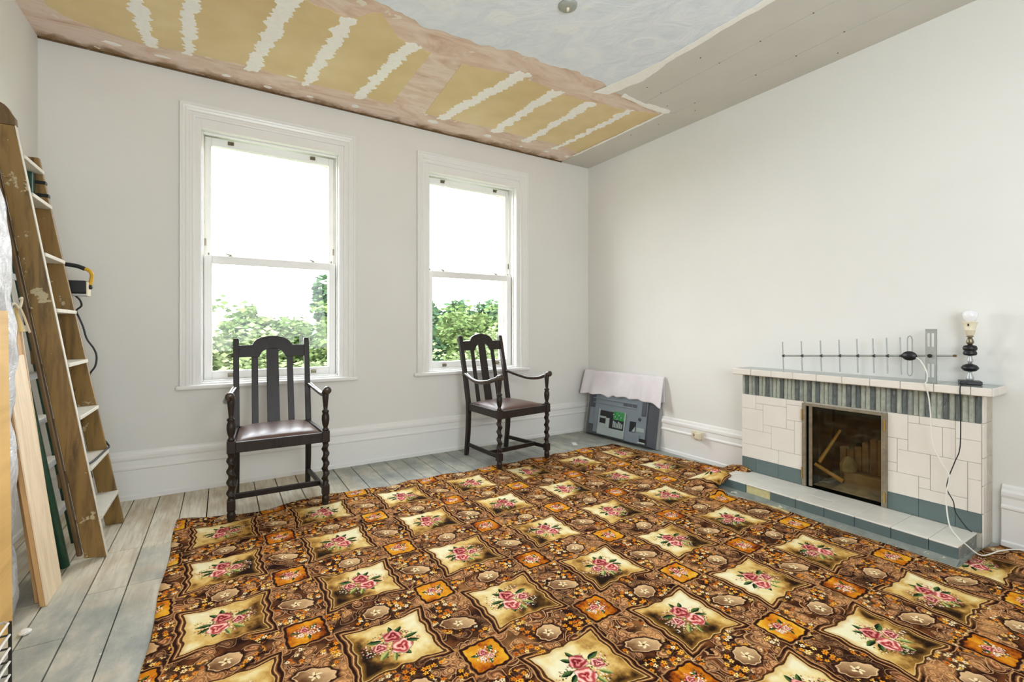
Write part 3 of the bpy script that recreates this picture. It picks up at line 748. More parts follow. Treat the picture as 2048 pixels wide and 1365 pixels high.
def pmain(a, b):
    y1 = None
    x = -0.238 + a * (3.085 + 0.238)
    yb = interp(back_t, x); y = -1.6 + b * (yb + 1.6)
    if 0.79 < y < 2.13:
        xe = interp(hx_t, y); x = -0.238 + a * (xe + 0.238)
    x += (1 - a) ** 30 * 0.006 * math.sin(y * 9)
    return (x, y, cz(x, y))
cb.grid(pmain, 110, 170)
def pback(a, b):
    y0 = 2.075
    y = y0 + b * (3.47 - y0); x = 3.085 + a * (interp(rx_t, y) - 3.085)
    if y < 2.2: x = 3.085 + a * (3.50 - 3.085)
    return (x, y - (1 - b) ** 12 * 0.02 * math.sin(a * 9), cz(x, y) + (0.0 if y > 2.13 else -0.02 * (2.13 - y) / 0.055 + 0.004))
cb.grid(pback, 20, 50)
def pnear(a, b):
    x = 3.085 + a * 0.525; y = -1.6 + b * (0.775 - 0.10 * max(0, a - 0.6) + 1.6)
    return (x, y, cz(x, y))
cb.grid(pnear, 20, 80)
carpet = obj('patterned_carpet', cb, 'carpet', smooth=True, label='brown and gold floral patterned carpet laid loose over the floorboards', cat='carpet')
carpet.data.materials.append(M['carpet_back'])
sm = carpet.modifiers.new('thickness', 'SOLIDIFY'); sm.thickness = 0.006; sm.offset = -1; sm.material_offset_rim = 1; sm.material_offset = 1

# ------------------------------------------------------------------ tiled fireplace
FX, FYA, FYB = 3.476, 0.780, 2.140         # face, near end, far end
fp = thing('tiled_fireplace', (3.4, 1.46, 0), label='cream and slate tiled fireplace with a raised tiled hearth on the right wall', cat='fireplace')
body = MB()
for y0, y1, z0, z1 in [(FYA, 1.205, 0, 0.833), (1.678, FYB, 0, 0.833), (1.205, 1.678, 0.664, 0.833), (1.205, 1.678, 0, 0.078)]:
    body.box(FX + 0.008, XR - 0.0005, y0 + (0.0005 if y0 != FYA else 0), y1 - 0.0005, z0, z1)
surround = obj('surround', body, 'mortar', parent=fp)
def ftile(par, name, y0, y1, z0, z1, mat, x0=None, x1=None, gap=0.0007, bev=0.002):
    x0 = FX if x0 is None else x0; x1 = FX + 0.010 if x1 is None else x1
    return obj(name, MB().box(x0 + R.uniform(0, 0.0008), x1, y0 + gap, y1 - gap, z0 + gap, z1 - gap), mat, parent=par, bevel=bev)
L = [(0, .111, .569, .677), (.111, .167, .569, .616), (.111, .339, .616, .677), (.339, .456, .64, .677), (.167, .339, .46, .616), (0, .167, .405, .569), (.339, .456, .527, .64),
     (.339, .394, .46, .527), (.167, .23, .405, .46), (.23, .394, .29, .46), (.394, .456, .29, .527), (0, .23, .29, .405), (0, .281, .188, .29), (.281, .456, .188, .29)]
for a, b, z0, z1 in L: ftile(surround, 'tile', FYB - b, FYB - a, z0, z1, 'tile_cream')
Rr = [(0, .10, .525, .667), (.10, .154, .63, .667), (.154, .312, .63, .667), (.10, .257, .46, .63), (.312, .417, .58, .667), (.257, .312, .46, .63), (.312, .417, .46, .58), (.048, .10, .46, .525),
      (0, .048, .375, .525), (.048, .203, .32, .46), (.203, .362, .255, .46), (0, .048, .32, .375), (0, .15, .19, .32), (.15, .203, .255, .32), (.15, .362, .19, .255), (.362, .417, .367, .46), (.362, .417, .19, .367)]
for a, b, z0, z1 in Rr: ftile(surround, 'tile', 1.197 - b, 1.197 - a, z0 if z0 != .19 else .188, z1 if z1 != .667 else .677, 'tile_cream')
for y0, y1 in [(2.027, 2.140), (1.859, 2.027), (1.684, 1.859), (1.047, 1.197), (0.885, 1.047), (0.780, 0.885)]:
    ftile(surround, 'slate_tile', y0, y1, 0.084, 0.188, 'tile_blue')
# plain rounded end pieces on the near side
for z0, z1 in [(0.0, 0.188), (0.188, 0.34), (0.34, 0.49), (0.49, 0.677), (0.677, 0.833)]:
    obj('edge_tile', MB().box(FX + 0.004, FX + 0.060, FYA - 0.008, FYA, z0 + .001, z1 - .001), 'tile_cream', parent=surround, bevel=0.003)
    obj('edge_tile', MB().box(FX + 0.0615, XR - 0.002, FYA - 0.006, FYA, z0 + .001, z1 - .001), 'mortar', parent=surround, bevel=0.002)
# ribbed frieze
y = FYB
darks = [2.105, 2.091, 2.017, 1.929, 1.845, 1.737, 1.655, 1.596, 1.488, 1.403, 1.351, 1.264, 1.158, 1.103, 1.017, 0.936, 0.877, 0.794]
nr = 51; wr_ = (FYB - FYA) / nr
for k in range(nr):
    y1 = FYB - k * wr_; y0 = y1 - wr_; ym = (y0 + y1) / 2
    dk = any(abs(ym - d) < wr_ * 0.5 for d in darks)
    m = 'rib_dark' if dk else R.choice(['rib_light', 'rib_light', 'rib_mid'])
    h = R.uniform(0, 0.002)
    nseg = 7; vs = []; fs = []
    prof = [(y0 + 0.0012, 0.0), (y0 + wr_ * .2, 0.006), (ym, 0.009), (y1 - wr_ * .2, 0.006), (y1 - 0.0012, 0.0)]
    for j in range(nseg + 1):
        z = lerp(0.679, 0.832, j / nseg)
        for q, (yy, dd) in enumerate(prof): vs.append((FX + 0.006 - h - dd - (R.uniform(-0.0015, 0.0015) if 0 < q < 4 else 0), yy, z))
    for j in range(nseg):
        for q in range(4): a = j * 5 + q; fs.append((a + 1, a, a + 5, a + 6))
    nb = len(vs)
    for j in (0, nseg): vs += [(FX + 0.010, y0 + .0012, vs[j * 5][2]), (FX + 0.010, y1 - .0012, vs[j * 5][2])]
    fs.append((nb, 0, 1, 2, 3, 4, nb + 1)); t = nseg * 5; fs.append((nb + 3, t + 4, t + 3, t + 2, t + 1, t, nb + 2))
    obj('rib_tile', MB().add(vs, fs), m, parent=surround)
# mantel shelf
MX, MYA, MYB = 3.392, 0.722, 2.172
mant = obj('mantel_shelf', MB().box(MX + 0.008, XR - 0.001, MYA + 0.008, MYB - 0.008, 0.834, 0.872), 'mortar', parent=fp)
ys = [MYB]
while ys[-1] - 0.152 > MYA: ys.append(ys[-1] - 0.152)
ys.append(MYA)
for a, b in zip(ys[1:], ys):
    obj('edge_tile', MB().box(MX, MX + 0.010, a + 0.001, b - 0.001, 0.836, 0.880), 'tile_cream', parent=mant, bevel=0.0045, seg=3)
    obj('top_tile', MB().box(MX + 0.011, 3.515, a + 0.001, b - 0.001, 0.870, 0.879), 'mantel_top', parent=mant, bevel=0.001)
    obj('top_tile', MB().box(3.517, XR - 0.002, a + 0.001, b - 0.001, 0.870, 0.879), 'mantel_top', parent=mant, bevel=0.001)
for x0, x1 in [(MX + .011, 3.515), (3.517, XR - .002)]:
    obj('edge_tile', MB().box(x0, x1, MYA - 0.004, MYA + 0.006, 0.836, 0.880), 'tile_cream', parent=mant, bevel=0.0045)
# hearth
HX, HT = 3.168, 0.084
hearth = obj('hearth', MB().box(HX + 0.010, FX + 0.006, 0.800, 2.130, 0.0, HT - 0.008), 'hearth_mortar', parent=fp)
hj = [2.135, 2.088, 1.923, 1.750, 1.584, 1.416, 1.252, 1.076, 0.913, 0.795]
for k in range(len(hj) - 1):
    b, a = hj[k], hj[k + 1]
    bare = (k == 2)
    obj('slate_tile' if not bare else 'bare_patch', MB().box(HX + (0.006 if bare else 0), HX + 0.011, a + 0.0014, b - 0.0014, 0.014, HT - 0.004), 'tile_yellow' if bare else 'tile_blue', parent=hearth, bevel=0.002,
        label='pale yellow bed where a tile is missing' if bare else None)
    # cream nosing tiles run from the front edge back
    xs_ = [HX - 0.002, HX + 0.150, FX - 0.001] if 3 < k < 5 else [HX - 0.002, FX - 0.001]
    for p, q in zip(xs_, xs_[1:]):
        obj('hearth_tile', MB().box(p, q - 0.001, a + 0.0010, b - 0.0010, HT - 0.009, HT), 'tile_cream2', parent=hearth, bevel=0.003)
obj('hearth_skirt', MB().prism([(HX - 0.055, 0.79, 0.0), (HX + 0.012, 0.79, 0.0), (HX + 0.012, 0.79, 0.022), (HX - 0.012, 0.79, 0.016)], (0, 1.33, 0)), 'hearth_mortar', parent=hearth)
# metal fire door
door = obj('fire_door', MB().box(FX - 0.012, FX + 0.004, 1.664, 1.690, 0.086, 0.668).box(FX - 0.012, FX + 0.004, 1.196, 1.226, 0.086, 0.668).box(FX - 0.012, FX + 0.004, 1.226, 1.664, 0.650, 0.668), 'frame_metal', parent=fp, bevel=0.002)
obj('inner_stile', MB().box(FX + 0.004, FX + 0.014, 1.630, 1.652, 0.092, 0.648), 'frame_metal', parent=door, bevel=0.001)
obj('pane', MB().box(FX + 0.006, FX + 0.010, 1.227, 1.629, 0.118, 0.648), 'fire_glass', parent=door)
for yy, z0, z1 in [(1.688, 0.545, 0.625), (1.688, 0.135, 0.215), (1.208, 0.560, 0.625), (1.208, 0.115, 0.180)]:
    obj('hinge', MB().tube([(FX - 0.014, yy, z0), (FX - 0.014, yy, z1)], 0.0045, 8), 'brass', parent=door, label='brass hinge')
# firebox behind the door
fb = MB()
bx = 3.90
fb.box(FX + 0.02, bx + .03, FY0 - 0.03, FY0 + .0, 0.02, 0.70).box(FX + 0.02, bx + .03, FY1, FY1 + 0.03, 0.02, 0.70).box(bx, bx + 0.03, FY0, FY1, 0.02, 0.70).box(FX + 0.02, bx, FY0, FY1, 0.05, 0.080).box(FX + 0.02, bx, FY0, FY1, 0.656, 0.69)
firebox = obj('firebox', fb, 'soot', parent=fp)
def mound(a, b):
    y = lerp(FY0 + .002, FY1 - .002, a); x = lerp(3.56, bx - .002, b)
    z = 0.082 + 0.10 * math.sin(PI * min(1, a * 1.15)) ** 0.7 * b ** 0.6 + 0.012 * math.sin(a * 21 + b * 5) * math.sin(b * 9)
    return (x, y, z)
obj('ash_heap', MB().grid(mound, 24, 12), 'ash', parent=firebox, smooth=True)
for k in range(7):
    yy = 1.245 + k * 0.045; h = 0.30 + 0.05 * math.sin(k * 0.8 + .5)
    obj('firebrick', MB().box(3.70 + R.uniform(-.01, .01), 3.76, yy, yy + 0.040, 0.10, 0.10 + h - (0.04 if k == 0 else 0)), 'fireclay', parent=firebox, bevel=0.008)
obj('firebrick', MB().box(3.62, 3.70, 1.24, 1.50, 0.085, 0.215), 'fireclay', parent=firebox, bevel=0.018)
obj('stick', MB().tube([(3.60, 1.64, 0.24), (3.72, 1.555, 0.47)], [0.013, 0.008], 7), 'stick', parent=firebox)
obj('stick', MB().tube([(3.57, 1.655, 0.23), (3.62, 1.50, 0.14)], [0.012, 0.015], 7), 'stick', parent=firebox)
obj('rubble_lump', MB().lathe(3.63, 1.47, [(0.012, 0), (0.045, .02), (0.05, .06), (0.03, .10), (0.008, .115)], 9, cz=0.20), 'ash', parent=firebox)

# ------------------------------------------------------------------ carver chairs
def seglathe(mb, x, y, prof, seg=16):
    return mb.lathe(x, y, prof, seg)
def twist(mb, x, y, z0, z1, r, turns, sgn):
    n = 60; seg = 16; vs = []; fs = []
    for i in range(n + 1):
        z = lerp(z0, z1, i / n); ph = sgn * 2 * PI * turns * i / n
        fade = min(1, i / 3, (n - i) / 3)
        for k in range(seg):
            a = 2 * PI * k / seg
            rr_ = r * (0.80 + 0.26 * fade * math.cos(2 * (a - ph) / 1.0 if False else (a - ph)))
            # one-start rope: offset circle
            ox_, oy_ = 0.26 * r * fade * math.cos(ph), 0.26 * r * fade * math.sin(ph)
            rr_ = r * (0.86 + 0.10 * fade * abs(math.cos((a - ph))))
            vs.append((x + ox_ + rr_ * math.cos(a), y + oy_ + rr_ * math.sin(a), z))
    for i in range(n):
        for k in range(seg):
            k2 = (k + 1) % seg; fs.append((i * seg + k, i * seg + k2, (i + 1) * seg + k2, (i + 1) * seg + k))
    return mb.add(vs, fs)
def make_chair():
    t = thing('carver_chair')
    K = dict(parent=t, local=True)
    for s in (-1, 1):
        x, y = 0.272 * s, -0.255
        m = MB().box(x - .024, x + .024, y - .024, y + .024, 0.425, 0.500)
        m.lathe(x, y, [(0.019, 0.0), (0.019, 0.010), (0.022, 0.020), (0.024, 0.05), (0.019, 0.068), (0.024, 0.074)], 16)
        m.box(x - .023, x + .023, y - .023, y + .023, 0.074, 0.138)
        m.lathe(x, y, [(0.021, 0.136), (0.017, 0.150)], 16); m.lathe(x, y, [(0.017, 0.410), (0.023, 0.427)], 16)
        twist(m, x, y, 0.148, 0.412, 0.0215, 4.0, s)
        obj('front_leg', m, 'oak', smooth=False, bevel=0.003, **K)
        # turned arm support
        m = MB().lathe(x, y, [(0.019, 0.500), (0.022, 0.508), (0.015, 0.516), (0.014, 0.524), (0.021, 0.545), (0.025, 0.575), (0.024, 0.600), (0.018, 0.618), (0.023, 0.626), (0.023, 0.634), (0.013, 0.642), (0.0145, 0.66), (0.020, 0.72), (0.023, 0.762), (0.018, 0.775)], 18)
        obj('arm_support', m, 'oak', smooth=True, **K)
        # arm
        pts = smooth_path([(0.238 * s, 0.332, 0.752), (0.250 * s, 0.285, 0.758), (0.272 * s, 0.19, 0.735), (0.296 * s, 0.04, 0.712), (0.300 * s, -0.10, 0.722), (0.290 * s, -0.21, 0.752), (0.280 * s, -0.262, 0.772), (0.278 * s, -0.300, 0.772)], 5)
        n = len(pts); rad = [0.015 + 0.006 * (i / (n - 1)) + (0.006 if i > n - 8 else 0) for i in range(n)]; rad[-1] = 0.014; rad[-2] = 0.023
        obj('arm', MB().tube(pts, rad, 12), 'oak_arm', smooth=True, **K)
        # rear post: leg below, raked back above the seat
        path = [(0.236, 0.300, 0.0), (0.236, 0.272, 0.22), (0.236, 0.262, 0.42), (0.236, 0.268, 0.50), (0.237, 0.318, 0.74), (0.238, 0.372, 0.95), (0.238, 0.408, 1.100), (0.238, 0.411, 1.115)]
        vs = []; fs = []
        for i, (px, py, pz) in enumerate(path):
            h = 0.019 if i < 7 else 0.016
            if i == 0: h = 0.017
            for dx, dy in ((-h, -h), (h, -h), (h, h), (-h, h)): vs.append((px * s + dx, py + dy, pz))
        for i in range(len(path) - 1):
            for k in range(4): k2 = (k + 1) % 4; fs.append((i * 4 + k, i * 4 + k2, (i + 1) * 4 + k2, (i + 1) * 4 + k))
        fs += [(3, 2, 1, 0), tuple(len(vs) - 4 + k for k in range(4))]
        obj('rear_post', MB().add(vs, fs), 'oak', bevel=0.003, **K)
        # side rail and side stretcher
        m = MB().hexa([(s * .260, -.235, .425), (s * .284, -.235, .425), (s * .248, .256, .425), (s * .224, .256, .425)], [(s * .260, -.235, .490), (s * .284, -.235, .490), (s * .248, .256, .490), (s * .224, .256, .490)])
        obj('seat_rail', m, 'oak', bevel=0.003, **K)
        m = MB().hexa([(s * .262, -.235, .088), (s * .280, -.235, .088), (s * .245, .272, .088), (s * .227, .272, .088)], [(s * .262, -.235, .122), (s * .280, -.235, .122), (s * .245, .272, .122), (s * .227, .272, .122)])
        obj('stretcher', m, 'oak', bevel=0.003, **K)
    obj('seat_rail', MB().box(-.250, .250, -.273, -.250, .425, .490), 'oak', bevel=0.003, **K)
    obj('seat_rail', MB().box(-.220, .220, .252, .274, .425, .490), 'oak', bevel=0.003, **K)
    obj('stretcher', MB().box(-.262, .262, -.115, -.095, .090, .126), 'oak', bevel=0.003, **K)
    # drop-in leather pad
    def pad(a, b):
        u_, v_ = a * 2 - 1, b * 2 - 1
        hw = lerp(0.252, 0.222, b); x = u_ * hw; y = lerp(-0.252, 0.252, b)
        e = (1 - abs(u_) ** 5) * (1 - abs(v_) ** 5)
        return (x, y, 0.478 + 0.038 * max(0, e) ** 0.5 + 0.004 * (1 - u_ * u_) * (1 - v_ * v_) * 2)
    obj('seat_pad', MB().grid(pad, 26, 26), 'leather', smooth=True, **K)
    # crest rail and splats lie in the raked plane of the back
    def bp(x, z, d=0.0):
        y = 0.268 + (z - 0.50) * 0.232
        return (x, y + d, z)
    def slab(poly, th, name, d0):
        obj(name, MB().prism([bp(x, z, d0) for x, z in poly], (0, th, 0)), 'oak', bevel=0.002, seg=1, **K)
    top_ = [(-.222, 1.062), (-.135, 1.064)] + [(-.130 * math.cos(a), 1.064 + 0.068 * math.sin(a)) for a in [PI * k / 18 for k in range(1, 18)]] + [(.135, 1.064), (.222, 1.062)]
    und = [(.222, .975), (.138, .975), (.088, .972), (.084, .985)] + [(.080 * math.cos(a), .985 + 0.052 * math.sin(a)) for a in [PI * k / 12 for k in range(1, 12)]] + [(-.084, .985), (-.088, .972), (-.138, .975), (-.222, .975)]
    slab((top_ + und)[::-1], 0.022, 'crest_rail', -0.011)
    slab([(-.042, .455), (.042, .455), (.041, 1.045), (-.041, 1.045)], 0.009, 'back_splat', -0.004)
    for s in (-1, 1):
        slab([(s * .120 - .0215, .455), (s * .120 + .0215, .455), (s * .118 + .0215, .990), (s * .118 - .0215, .990)], 0.009, 'back_splat', -0.004)
    return t
def copy_tree(o, parent=None):
    c = o.copy(); C.objects.link(c)
    if parent: c.parent = parent
    for ch in list(o.children): copy_tree(ch, c)
    return c
ch1 = make_chair()
ch2 = copy_tree(ch1)
ch1.location = (0.319, 3.572, 0.004); ch1.rotation_euler = (0, 0, math.radians(-0.5))
ch2.location = (2.209, 3.640, 0.004); ch2.rotation_euler = (0, 0, math.radians(7.0))
for c_, l in ((ch1, 'dark oak carver chair in front of the left window, facing the room'), (ch2, 'dark oak carver chair in front of the right window, near the television')):
    c_['label'] = l; c_['category'] = 'chair'; c_['group'] = 'matching dark oak carver chairs'

# ------------------------------------------------------------------ television leaning in the corner, with a towel over it
TVW, TVH = 0.985, 0.700
yfar, ynear = 4.030, 3.045
lean = math.atan2(0.115, 0.69)
Ux = Vector((0.078, -0.985, 0)).normalized()            # along the bottom, far -> near
Nn = Vector((-0.985, -0.078, 0)).normalized()           # towards the room (back of the set)
Wv = (Vector((0, 0, 1)) * math.cos(lean) - Nn * math.sin(lean)).normalized()
Nt = (Nn * math.cos(lean) + Vector((0, 0, 1)) * math.sin(lean)).normalized()
TO = Vector((3.445, 4.030, 0.014))                         # outer foot of the shell, far end
TM = Matrix(((Ux.x, Wv.x, Nt.x, TO.x), (Ux.y, Wv.y, Nt.y, TO.y), (Ux.z, Wv.z, Nt.z, TO.z + 0.002), (0, 0, 0, 1)))
tv = thing('television', (3.50, 3.54, 0), label='grey flat television leaning back to front in the far right corner', cat='television')
def tvo(name, mb, mat, par=None, **kw): return obj(name, mb.move(TM), mat, parent=par or tv, **kw)
# local: x along the set, y up the set, z out towards the room (0 = shell face)
shell = MB()
q = [(0.015, 0.0), (TVW - 0.02, 0.0), (TVW - 0.02, TVH - 0.02), (0.02, TVH - 0.02)]
q2 = [(0.09, 0.012), (TVW - 0.10, 0.012), (TVW - 0.10, TVH - 0.05), (0.09, TVH - 0.05)]
shell.hexa([(x, y, -0.045) for x, y in q], [(x, y, 0.0) for x, y in q2])
sh = tvo('back_shell', shell, 'tv_dark', bevel=0.008)
tvo('bezel', MB().box(0, TVW, 0.0, TVH, -0.080, -0.046), 'tv_bezel', bevel=0.006, label='light grey front bezel')
tvo('centre_panel', MB().box(0.17, 0.860, 0.040, 0.620, 0.0, 0.012), 'tv_mid', sh, bevel=0.005)
tvo('side_panel', MB().box(0.800, 0.852, 0.300, 0.560, 0.0115, 0.020), 'tv_dark', sh, bevel=0.003)
tvo('rib', MB().box(0.145, 0.740, 0.400, 0.412, 0.011, 0.026).box(0.145, 0.740, 0.352, 0.362, 0.011, 0.020), 'tv_mid', sh, bevel=0.003)
tvo('vent', joinmb([MB().box(0.560 + k * .060, 0.612 + k * .060, 0.368, 0.395, 0.0115, 0.015) for k in range(3)]), 'tv_dark', sh)
tvo('top_groove', MB().box(0.40, 0.76, 0.520, 0.527, 0.0115, 0.016), 'tv_dark', sh)
tvo('chassis_plate', MB().box(0.245, 0.612, 0.030, 0.112, 0.0125, 0.026).box(0.245, 0.262, 0.112, 0.300, 0.0125, 0.026).box(0.350, 0.400, 0.112, 0.215, 0.0125, 0.022).box(0.262, 0.350, 0.112, 0.150, 0.0125, 0.022).box(0.596, 0.612, 0.112, 0.300, 0.0125, 0.024).box(0.262, 0.350, 0.205, 0.225, 0.0125, 0.022), 'tv_light', sh, bevel=0.002)
tvo('chassis_recess', MB().box(0.262, 0.596, 0.112, 0.285, 0.0118, 0.0135), 'black', sh)
tvo('circuit_board', MB().box(0.445, 0.590, 0.210, 0.296, 0.0130, 0.0155), 'pcb', sh)
tvo('board_parts', joinmb([MB().box(0.455 + 0.022 * k, 0.468 + 0.022 * k, 0.130, 0.198 - 0.01 * (k % 3), 0.0130, 0.026) for k in range(6)]), 'tv_light', sh)
for k in range(5): tvo('capacitor', MB().lathe(0.452 + 0.026 * k, 0.262 - 0.02 * (k % 3), [(0.007, 0.014), (0.007, 0.026)], 8), 'alu', sh)
tvo('cover_hole', MB().box(0.665, 0.742, 0.125, 0.228, 0.0118, 0.0145), 'black', sh)
tvo('cover_wedge', MB().prism([(0.700, 0.130, 0.0148), (0.738, 0.130, 0.0148), (0.738, 0.185, 0.0148)], (0, 0, 0.003)), 'tv_light', sh)
tvo('lower_cover', MB().box(0.618, 0.800, 0.022, 0.110, 0.0125, 0.022), 'tv_mid', sh, bevel=0.003)
tvo('label_strip', MB().box(0.755, 0.845, 0.140, 0.178, 0.0120, 0.0150), 'tv_light', sh, bevel=0.001)
tvo('screw_boss', MB().lathe(0.782, 0.262, [(0.018, 0.0118), (0.016, 0.020), (0.009, 0.020), (0.009, 0.014)], 14), 'tv_dark', sh)
tvo('handle_recess', MB().box(0.800, 0.870, 0.045, 0.078, 0.0118, 0.0170), 'black', sh)
tvo('handle_lip', MB().box(0.795, 0.875, 0.030, 0.044, 0.0118, 0.030), 'tv_light', sh, bevel=0.003)
tvo('left_cover', MB().box(0.100, 0.170, 0.120, 0.300, 0.0, 0.008), 'tv_mid', sh, bevel=0.002)
# towel: path over the top edge, parameter across the set
TT = TM
def towel(a, b):
    xx = lerp(-0.035, TVW + 0.035, a)
    hang_f = 0.270 + 0.012 * math.sin(a * 5) - 0.025 * math.sin(PI * a * 1.2) + (0.03 if a > 0.86 else 0) * (a - 0.86) / 0.14
    hang_f += 0.02 * max(0, 1 - abs(a - 0.38) / 0.06) + 0.006 * math.sin(a * 40)
    hang_b = 0.24
    tot = hang_f + 0.105 + hang_b; s_ = b * tot
    fold = 0.016 * math.sin(a * 31 + math.sin(a * 9) * 2) * min(1, abs(s_ - hang_f) / 0.2)
    sag = -0.007 * math.sin(a * PI)
    if s_ < hang_f:
        d = hang_f - s_
        z = 0.010 + fold * 0.9 + 0.028 * (d / hang_f) ** 0.7 * (0.5 + 0.3 * math.sin(a * 12)) + 0.004
        y = TVH + 0.006 - d + 0
        if z > 0: pass
        p = Vector((xx - 0.02 * (d / hang_f) * (1 - a) * 1.5, y, z + 0.006))
    elif s_ < hang_f + 0.105:
        t = (s_ - hang_f) / 0.105
        p = Vector((xx, TVH + 0.008 + 0.006 * math.sin(PI * t) + sag * 0, lerp(0.016, -0.086, t)))
    else:
        d = s_ - hang_f - 0.105
        p = Vector((xx, TVH + 0.006 - d, -0.088 - 0.002 * math.sin(a * 20)))
    w = TM @ p
    if w.x > XR - 0.012: w.x = XR - 0.012
    return tuple(w)
tw = obj('towel', MB().grid(towel, 70, 46), 'towel', smooth=True, label='pale lilac towel draped over the top of the television', cat='towel')
sm = tw.modifiers.new('thickness', 'SOLIDIFY'); sm.thickness = 0.004; sm.offset = 0

# ------------------------------------------------------------------ socket on the right skirting
so = thing('wall_socket', (XR - 0.022, 2.64, 0.232), label='cream plastic double socket box with an adaptor on the right skirting board', cat='socket')
obj('back_box', MB().box(XR - 0.048, XR - 0.024, 2.585, 2.700, 0.198, 0.266), 'cream_plastic', parent=so, bevel=0.004)
obj('adaptor', MB().box(XR - 0.088, XR - 0.048, 2.590, 2.640, 0.206, 0.260), 'cream_plastic', parent=so, bevel=0.006)
obj('switch', MB().box(XR - 0.054, XR - 0.048, 2.676, 2.690, 0.222, 0.244), 'cream_plastic', parent=so, bevel=0.001)
obj('socket_hole', MB().box(XR - 0.0495, XR - 0.0478, 2.655, 2.668, 0.240, 0.246).box(XR - 0.0495, XR - 0.0478, 2.646, 2.652, 0.222, 0.234).box(XR - 0.0495, XR - 0.0478, 2.668, 2.674, 0.222, 0.234), 'black', parent=so, kind='stuff')

# ------------------------------------------------------------------ table lamp and aerial on the mantel
lx, ly, lz = 3.560, 0.845, 0.8805
lamp = thing('table_lamp', (lx, ly, lz), label='shadeless table lamp of black and silver turned beads at the near mantel end', cat='lamp')
lm = MB().box(-.045, .045, -.045, .045, 0, 0.020); lm.move(Matrix.Translation((lx, ly, lz)) @ Matrix.Rotation(0.35, 4, 'Z'))
obj('base', lm, 'black', parent=lamp, bevel=0.003)
obj('stem_bead', MB().lathe(lx, ly, [(0.013, 0.020), (0.017, 0.030), (0.016, 0.040), (0.008, 0.062), (0.008, 0.072)], 20, cz=lz), 'alu', parent=lamp, smooth=True, label='silver turned bead')
obj('stem_bead', MB().lathe(lx, ly, [(0.008, 0.070), (0.026, 0.075), (0.036, 0.086), (0.037, 0.094), (0.028, 0.107), (0.012, 0.114)], 24, cz=lz), 'black', parent=lamp, smooth=True, label='wide black bead')
obj('stem_bead', MB().lathe(lx, ly, [(0.008, 0.113), (0.009, 0.123), (0.015, 0.127), (0.013, 0.134), (0.008, 0.155), (0.009, 0.160)], 20, cz=lz), 'alu', parent=lamp, smooth=True, label='silver turned bead')
obj('stem_bead', MB().lathe(lx, ly, [(0.010, 0.160), (0.026, 0.163), (0.030, 0.172), (0.027, 0.184), (0.023, 0.187), (0.028, 0.190), (0.031, 0.202), (0.027, 0.215), (0.012, 0.220)], 24, cz=lz), 'black', parent=lamp, smooth=True, label='double black bead')
obj('stem_bead', MB().lathe(lx, ly, [(0.009, 0.220), (0.014, 0.228), (0.017, 0.234), (0.016, 0.242), (0.009, 0.262), (0.016, 0.266), (0.016, 0.270), (0.008, 0.272)], 20, cz=lz), 'nickel', parent=lamp, smooth=True)
obj('lampholder', MB().lathe(lx, ly, [(0.010, 0.270), (0.018, 0.278), (0.022, 0.300), (0.024, 0.302), (0.024, 0.308), (0.023, 0.310), (0.033, 0.347), (0.034, 0.350), (0.025, 0.352)], 24, cz=lz), 'cream_plastic', parent=lamp, smooth=True)
obj('switch_slot', MB().box(lx - 0.032, lx - 0.0255, ly - 0.003, ly + 0.003, lz + 0.326, lz + 0.340), 'black', parent=lamp)
obj('bulb', MB().lathe(lx, ly, [(0.022, 0.350), (0.026, 0.362), (0.028, 0.366), (0.031, 0.375), (0.034, 0.388), (0.031, 0.402), (0.020, 0.413), (0.006, 0.417)], 24, cz=lz), 'bulb', parent=lamp, smooth=True)

ae = thing('television_aerial', (3.55, 1.01, 0.8805), label='metal television aerial of thin rods on a boom lying along the mantel', cat='aerial')
def boom(y): return 0.987 + (1.864 - y) * 0.052
obj('boom', MB().tube([(3.55, 1.866, boom(1.866)), (3.55, 0.903, boom(0.903))], 0.0058, 4), 'alu_dull', parent=ae)
for k, y in enumerate([1.860, 1.728, 1.602, 1.487, 1.383, 1.294, 1.222, 1.153]):
    zc = boom(y); h = 0.104 + 0.0015 * k
    lo_ = max(0.881, zc - h)
    obj('rod', MB().tube([(3.544, y + 0.004, zc + h), (3.544, y - 0.003, lo_)], 0.0042, 7), 'alu', parent=ae)
    obj('clip', MB().lathe(3.55, y, [(0.010, -0.006), (0.012, 0), (0.010, 0.006)], 10, axis='y', cz=zc), 'black', parent=ae)
yd = 1.108; zc = boom(yd)
lp = [(3.540, yd + 0.011, zc + 0.09), (3.540, yd + 0.011, zc + 0.105), (3.540, yd + 0.006, zc + 0.118), (3.540, yd, zc + 0.121), (3.540, yd - 0.008, zc + 0.116), (3.540, yd - 0.012, zc + 0.10), (3.540, yd - 0.012, zc), (3.540, yd - 0.012, zc - 0.10), (3.540, yd - 0.008, zc - 0.116), (3.540, yd, zc - 0.121), (3.540, yd + 0.006, zc - 0.118), (3.540, yd + 0.011, zc - 0.105), (3.540, yd + 0.011, zc), (3.540, yd + 0.011, zc + 0.09)]
obj('folded_dipole', MB().tube(lp, 0.0034, 7), 'alu_dull', parent=ae)
obj('junction_box', MB().add([], []).lathe(0, 0, [(0.008, -0.014), (0.036, -0.008), (0.040, 0), (0.036, 0.008), (0.010, 0.014)], 20, axis='x').move(Matrix.Translation((3.534, yd, zc)) @ Matrix.Diagonal((1, 0.95, 0.72, 1))), 'green_metal' if False else 'black', parent=ae, smooth=True)
pl = MB()
